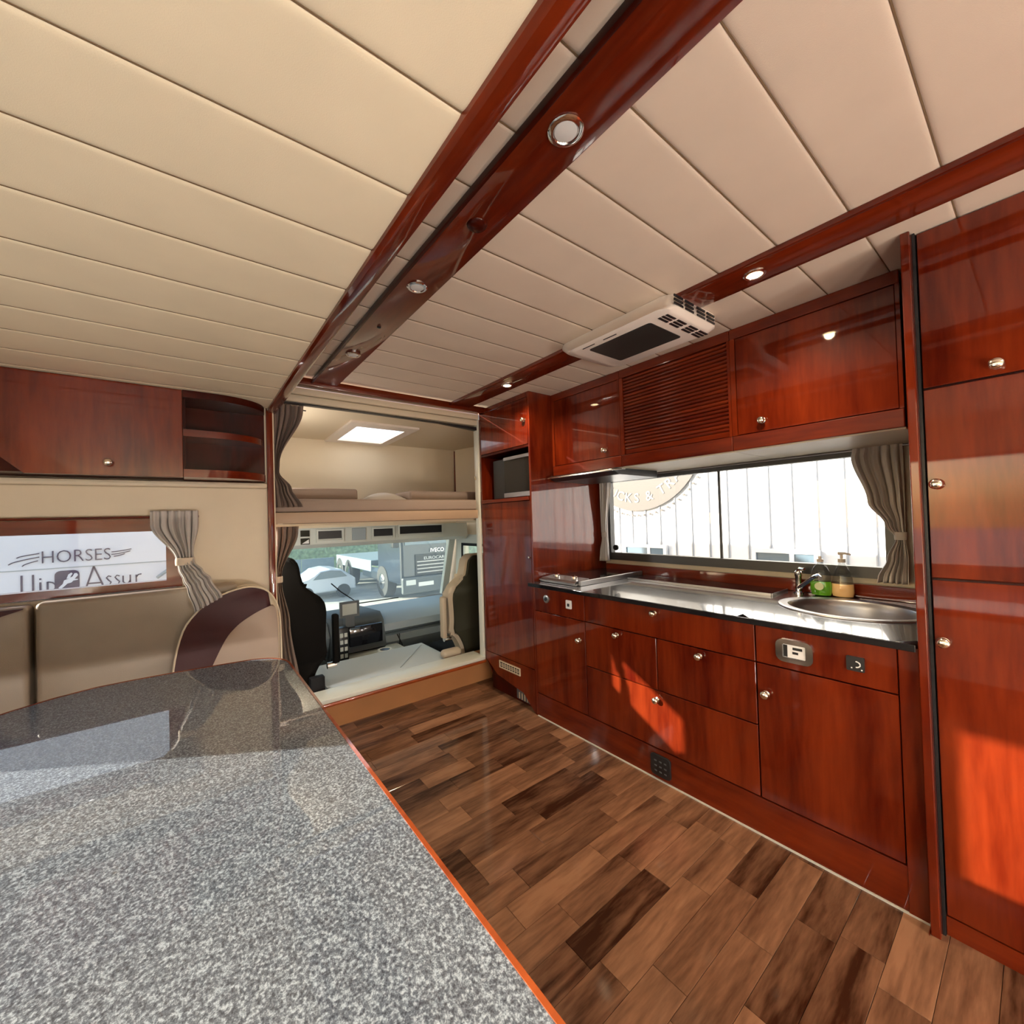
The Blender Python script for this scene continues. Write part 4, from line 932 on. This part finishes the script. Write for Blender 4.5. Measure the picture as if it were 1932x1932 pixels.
tag(MB().box(.61, .70, 2.96, 3.02, -.40, .33, bev=.01).build('seat_mechanism', 'rubber', None, True), 'black seat mechanism block beside the driver seat', 'mechanism')

# ------------------------------------------------------------------ outside
GZ = -1.15
struct(MB().box(-60, 60, -40, 90, GZ - .1, GZ).build('ground', 'asphalt'), 'pale asphalt yard around the truck', 'ground')
# white vehicle with lettering seen through the left window (side at y = 7)
vh = thing('horse_lorry', 'white lorry flank with dark lettering seen through the left window', 'lorry', (-2, 7.0, GZ))
MB().box(-6.5, -.02, 7.0, 9.3, -.55, 3.4, bev=.05).build('body_side', 'veh_white', vh)
MB().box(-6.5, -.02, 6.992, 6.9995, .915, .925).build('panel_line', 'cab_mid', vh)
MB().box(-.19, -.175, 6.992, 6.9995, -.5, 2.6).build('panel_line', 'cab_mid', vh)
for x in (-5.2, -1.2):
    MB().lathe([(.2, -.12), (.5, -.14), (.52, 0), (.5, .12)], (x, 7.2, GZ + .52), 'y', 24).build('wheel', 'tyre', vh, True)
MB().tube([(-.32, 6.95, .72), (-.15, 6.9, .86), (-.08, 6.9, .9)], .02, 8).build('mirror_arm', 'cab_mid', vh)
def text(body, size, loc, rot, mat, parent, ext=.004, name='lettering', sx=1.0, align='LEFT', off=0.0):
    cu = bpy.data.curves.new(name, 'FONT'); cu.body = body; cu.size = size; cu.extrude = ext; cu.align_x = align; cu.resolution_u = 3; cu.offset = off
    tmp = bpy.data.objects.new(name, cu); C.objects.link(tmp); bpy.context.view_layer.update()
    me = bpy.data.meshes.new_from_object(tmp.evaluated_get(bpy.context.evaluated_depsgraph_get())); bpy.data.objects.remove(tmp)
    me.name = name; me.materials.clear(); me.materials.append(M[mat] if isinstance(mat, str) else mat)
    o = bpy.data.objects.new(name, me); C.objects.link(o)
    p = Vector(loc)
    if parent is not None: p = p - parent.location; o.parent = parent
    o.location = p; o.rotation_euler = rot; o.scale = (sx, 1, 1)
    return o
text('HORSES', .205, (-1.325, 6.99, .985), (PI / 2, 0, 0), 'text_dark', vh, sx=.80, off=-.003)
def ribbon(pts, w_, y, name, parent, mat='text_dark'):
    mb = MB(); n = len(pts); L = []
    for i, p in enumerate(pts):
        d = Vector(pts[min(i + 1, n - 1)]) - Vector(pts[max(i - 1, 0)]); d.normalize(); nrm = Vector((-d.y, d.x)) * w_ / 2
        L.append((Vector(p) + nrm, Vector(p) - nrm))
    poly = [tuple(a) for a, b in L] + [tuple(b) for a, b in L[::-1]]
    mb.prism(poly, 'y', y - .004, y); return mb.build(name, mat, parent)
for k, (xa, za, xb, zb) in enumerate(((-1.50, 1.06, -1.33, 1.10), (-1.56, .99, -1.33, 1.06), (-1.46, .965, -1.34, 1.02))):
    ribbon([(xa + (xb - xa) * t, za + (zb - za) * (t ** .6)) for t in [i / 8 for i in range(9)]], .010, 6.995, 'swoosh', vh)
for k, (xa, za, xb, zb) in enumerate(((-.74, 1.075, -.56, 1.10), (-.74, 1.045, -.57, 1.075), (-.72, 1.02, -.62, 1.045))):
    ribbon([(xa + (xb - xa) * t, za + (zb - za) * (t ** 1.6)) for t in [i / 8 for i in range(9)]], .010, 6.995, 'swoosh', vh)
# tall thin letters Hip / Assur (strokes)
ZO = .075
def st(pts, w_=.016): return ribbon([(a + .05, b + ZO) for a, b in pts], w_, 6.995, 'letter_stroke', vh)
zb_, zt_ = .56, .79
st([(-1.515, zb_), (-1.515, zt_)]); st([(-1.43, zb_), (-1.43, zt_)]); st([(-1.515, .60), (-1.43, .60)])
st([(-1.375, zb_), (-1.375, .70)]); st([(-1.383, .735), (-1.367, .735)], .018)
st([(-1.32, .47), (-1.32, .70)]); st([(-1.32 + .065 * math.sin(a) , .64 + .055 * math.cos(a)) for a in [PI * k / 10 for k in range(11)]], .014)
st([(-1.02, zb_), (-.945, .84)]); st([(-.945, .84), (-.86, zb_ + .02)]); st([(-1.0, .64), (-.885, .64)])
def s_let(x): st([(x + .045, .70), (x + .02, .712), (x + .002, .69), (x + .02, .66), (x + .042, .635), (x + .03, .60), (x, .605)], .013)
s_let(-.84); s_let(-.765)
st([(-.69, .70), (-.69, .625), (-.665, .60), (-.64, .61), (-.625, .64)], .014); st([(-.625, .705), (-.625, .60)], .014)
st([(-.57, .60), (-.57, .70)], .014); st([(-.57, .67), (-.55, .70), (-.52, .705)], .014)
em = MB().prism(rrect(-1.115, .770, .20, .235, .05), 'y', 6.990, 6.9965).build('emblem', 'text_dark', vh)
# simple jumping horse and rider
hp = [(-1.205, .62), (-1.17, .66), (-1.16, .70), (-1.125, .715), (-1.09, .74), (-1.075, .775), (-1.055, .775), (-1.045, .75), (-1.06, .73), (-1.075, .71), (-1.045, .705), (-1.05, .695), (-1.085, .69), (-1.10, .67), (-1.135, .66), (-1.15, .64), (-1.19, .60)]
MB().prism([(a + .02, b + .075) for a, b in hp], 'y', 6.986, 6.9895).build('horse_silhouette', 'veh_white', em)
MB().prism([(a + .02, b + .075) for a, b in [(-1.14, .715), (-1.125, .765), (-1.10, .785), (-1.09, .77), (-1.105, .745), (-1.11, .72)]], 'y', 6.986, 6.9895).build('rider_silhouette', 'veh_white', em)

# white building beyond the kitchen window (wall at x = 7)
BX = 7.0
bd = thing('metal_building', 'bright white ribbed metal building beyond the kitchen window', 'building', (BX, 2, GZ))
MB().box(BX, BX + 6, -9, 7.6, GZ, 6.0).build('wall_sheet', 'cladding', bd)
yy = -3.0
while yy < 7.4:
    MB().box(BX - .03, BX - .0005, yy, yy + .014, GZ, 6.0).build('rib', 'rib', bd); yy += .31
for (y0, y1) in ((4.30, 5.25), (1.95, 2.83), (-.3, .6)):
    f = MB().frame('x', y0, y1, -.5, .75, .06, BX - .09, BX - .031).build('window', 'cladding', bd)
    MB().box(BX - .06, BX - .04, y0 + .06, y1 - .06, -.44, .69).build('pane', 'win_blue', f)
    MB().box(BX - .08, BX - .0605, (y0 + y1) / 2 - .03 - .1, (y0 + y1) / 2 + .03 - .1, -.44, .69).build('glazing_bar', 'cladding', f)
sg = thing('round_sign', 'large round beige sign with white lettering on the white building', 'sign', (BX, 4.9, 2.8))
SYC, SZC, SR = 4.9, 2.8, 1.40
MB().lathe([(SR, -.035), (SR, -.06)], (BX, SYC, SZC), 'x', 64).build('disc', 'sign_beige', sg)
MB().lathe([(.78, -.0605), (.78, -.066)], (BX, SYC, SZC), 'x', 48).build('inner_disc', 'sign_white', sg)
for i, chh in enumerate('TRUCKS & TRAILERS'):
    if chh == ' ': continue
    a = math.radians(13.5 + (i - 7) * 9.6 + (5.2 if i < 6 else (-4.8 if i > 8 else 0))); R_ = 1.235
    y_, z_ = SYC - R_ * math.sin(a), SZC - R_ * math.cos(a)
    o = text(chh, .26, (BX - .066, y_, z_), (0, 0, 0), 'sign_white', sg, name='letter', align='CENTER', ext=.003, off=.004)
    o.rotation_euler = (Matrix.Rotation(-a, 3, 'X').to_4x4().to_3x3() @ Matrix(((0, 0, -1), (-1, 0, 0), (0, 1, 0)))).to_euler()
for k in range(26):
    a = math.radians(-60 + k * 5); R_ = SR + .09
    MB().box(BX - .05, BX - .031, SYC - R_ * math.sin(a) - .02, SYC - R_ * math.sin(a) + .02, SZC - R_ * math.cos(a) - .02, SZC - R_ * math.cos(a) + .02).build('rim_dot', 'sign_beige', sg)

# truck beyond the windscreen
def truck(cx, cy, ang, label, paint, name='parked_truck'):
    t = thing(name, label, 'truck', (0, 0, 0))
    def T(o): return o
    parts = []
    def B(nm, mat, *a, bev=0, **k): o = MB().box(*a, bev=bev).build(nm, mat, t); parts.append(o); return o
    # local: front faces -y, width x -1.2..1.2, ground z 0
    B('cab_body', paint, -1.2, 1.2, 0, 2.0, .55, 2.9, bev=.08)
    B('windscreen', 'win_blue', -1.08, 1.08, -.03, -.001, 1.75, 2.55, bev=.01)
    g = B('grille', 'black', -.75, .75, -.04, -.001, .80, 1.45, bev=.01)
    for k in range(4): B('grille_bar', 'steel', -.7, .7, -.06, -.041, .88 + k * .11, .91 + k * .11)
    B('bumper', 'cab_dark', -1.25, 1.25, -.22, -.07, .30, .78, bev=.04)
    B('number_plate', 'white', -.75, -.25, -.24, -.2205, .50, .62)
    B('number_plate', 'white', .35, .85, -.24, -.2205, .50, .60)
    for s in (-1, 1):
        B('headlight', 'lamp_off', s * 1.0 - .16, s * 1.0 + .16, -.245, -.2205, .56, .72, bev=.02)
        B('mirror', 'black', s * 1.38 - .1, s * 1.38 + .1, -.1, .1, 1.7, 2.3, bev=.03)
        for yy in (1.55, 5.2, 6.4): parts.append(MB().lathe([(.24, -.16), (.5, -.15), (.53, 0), (.5, .15), (.26, .16)], (s * 1.07, yy, .53), 'x', 28).build('wheel', 'tyre', t, True)); parts.append(MB().lathe([(.25, .0), (.2, .02), (.1, .05)][::1] if s > 0 else [(.25, 0), (.2, -.02), (.1, -.05)], (s * 1.24, yy, .53), 'x', 20).build('hub', 'chrome', t, True))
    B('step_tank', 'chrome', -1.2, -.9, 1.6, 3.6, .5, 1.0, bev=.06)
    B('box_body', 'trailer_grey' if paint == 'truck_dark' else paint, -1.22, 1.22, 2.6, 6.9, .75, 1.15, bev=.03)
    t.location = (cx, cy, GZ); t.rotation_euler = (0, 0, ang)
    return t
tk = truck(6.25, 12.0, 0, 'dark truck with chrome grille facing the windscreen', 'truck_dark')
def ttext(body, size, x, y, z, mat, parent, sx=1):
    o = text(body, size, (0, 0, 0), (PI / 2, 0, 0), mat, None, name='lettering', align='CENTER', sx=sx); o.parent = parent; o.location = (x, y, z); return o
ttext('IVECO', .17, 0, -.05, 1.50, 'chrome', tk); ttext('EUROCARGO', .13, 0, -.065, 1.28, 'white', tk, 1.2)
vn = thing('car', 'small white car parked at the left of the yard', 'car', (3.3, 15.4, GZ))
MB().prism([(2.6, GZ + .22), (2.58, GZ + .50), (2.72, GZ + .60), (3.05, GZ + .66), (3.35, GZ + .93), (3.7, GZ + .98), (4.05, GZ + .94), (4.38, GZ + .70), (4.5, GZ + .60), (4.52, GZ + .25)], 'y', 14.6, 16.2, bev=.05).build('body', 'veh_white', vn)
MB().prism([(3.15, GZ + .67), (3.39, GZ + .90), (3.7, GZ + .94), (4.02, GZ + .90), (4.22, GZ + .70)], 'y', 14.58, 14.5995).build('side_window', 'win_blue', vn)
for x in (2.95, 4.1): MB().lathe([(.12, -.07), (.22, -.06), (.23, 0), (.22, .06), (.12, .07)], (x, 14.65, GZ + .23), 'y', 20).build('wheel', 'tyre', vn, True)
fn_ = thing('yard_fence', 'pale grey panel fence along the back of the yard', 'fence', (3, 17.5, GZ))
for k in range(8): MB().box(-5 + k * 1.2, -3.83 + k * 1.2, 17.5, 17.56, GZ, GZ + 1.15).build('fence_panel', 'trailer_grey', fn_)
def tree(x, y, h, r, lb):
    t = thing('tree', lb, 'tree', (x, y, GZ), 'trees behind the yard')
    MB().tube([(x, y, GZ), (x + .1, y, GZ + h * .5)], [.2, .12], 8).build('trunk', 'trunk', t)
    mb = MB(); bmesh.ops.create_icosphere(mb.bm, subdivisions=4, radius=1)
    from mathutils import noise
    for v in mb.bm.verts:
        n_ = noise.noise(v.co * 2.2 + Vector((x, y, 0))) * .3 + noise.noise(v.co * 6 + Vector((x, y, 3))) * .18
        c = v.co * (1 + n_); v.co = Vector((x + c.x * r, y + c.y * r, GZ + h * .62 + c.z * h * .42))
    mb.build('crown', 'leaf', t, False)
for i, (x, y, h, r) in enumerate(((-3, 33, 6, 2.2), (3.5, 26, 5, 2.0), (8.5, 26, 5.2, 2.1), (13.5, 27, 6, 2.1), (19, 28, 6, 2.1), (25, 28, 6, 2.2))):
    tree(x, y, h, r, ['round green tree farthest left behind the yard', 'green tree behind the small white car', 'green tree behind the fence, middle of the windscreen', 'broad green tree behind the dark truck', 'green tree right of the dark truck', 'green tree seen through the cab side window'][i])

hg = thing('hedge', 'bright green hedge bank behind the grey yard fence', 'hedge', (4, 21, GZ))
def hedge():
    from mathutils import noise
    def fn(u, v):
        x = -10 + 34 * u; a = PI * v; n_ = noise.noise(Vector((x * .8, a * 2, 0))) * .35 + noise.noise(Vector((x * 3, a * 5, 4))) * .18
        return (x, 22.5 - math.cos(a) * (1.2 + n_), GZ + math.sin(a) * (2.1 + n_))
    return MB().grid(fn, 220, 16)
hedge().build('foliage', M.setdefault('hedge', P('hedge_foliage', (.27, .33, .17), .8, var=.4, vscale=6)), hg)
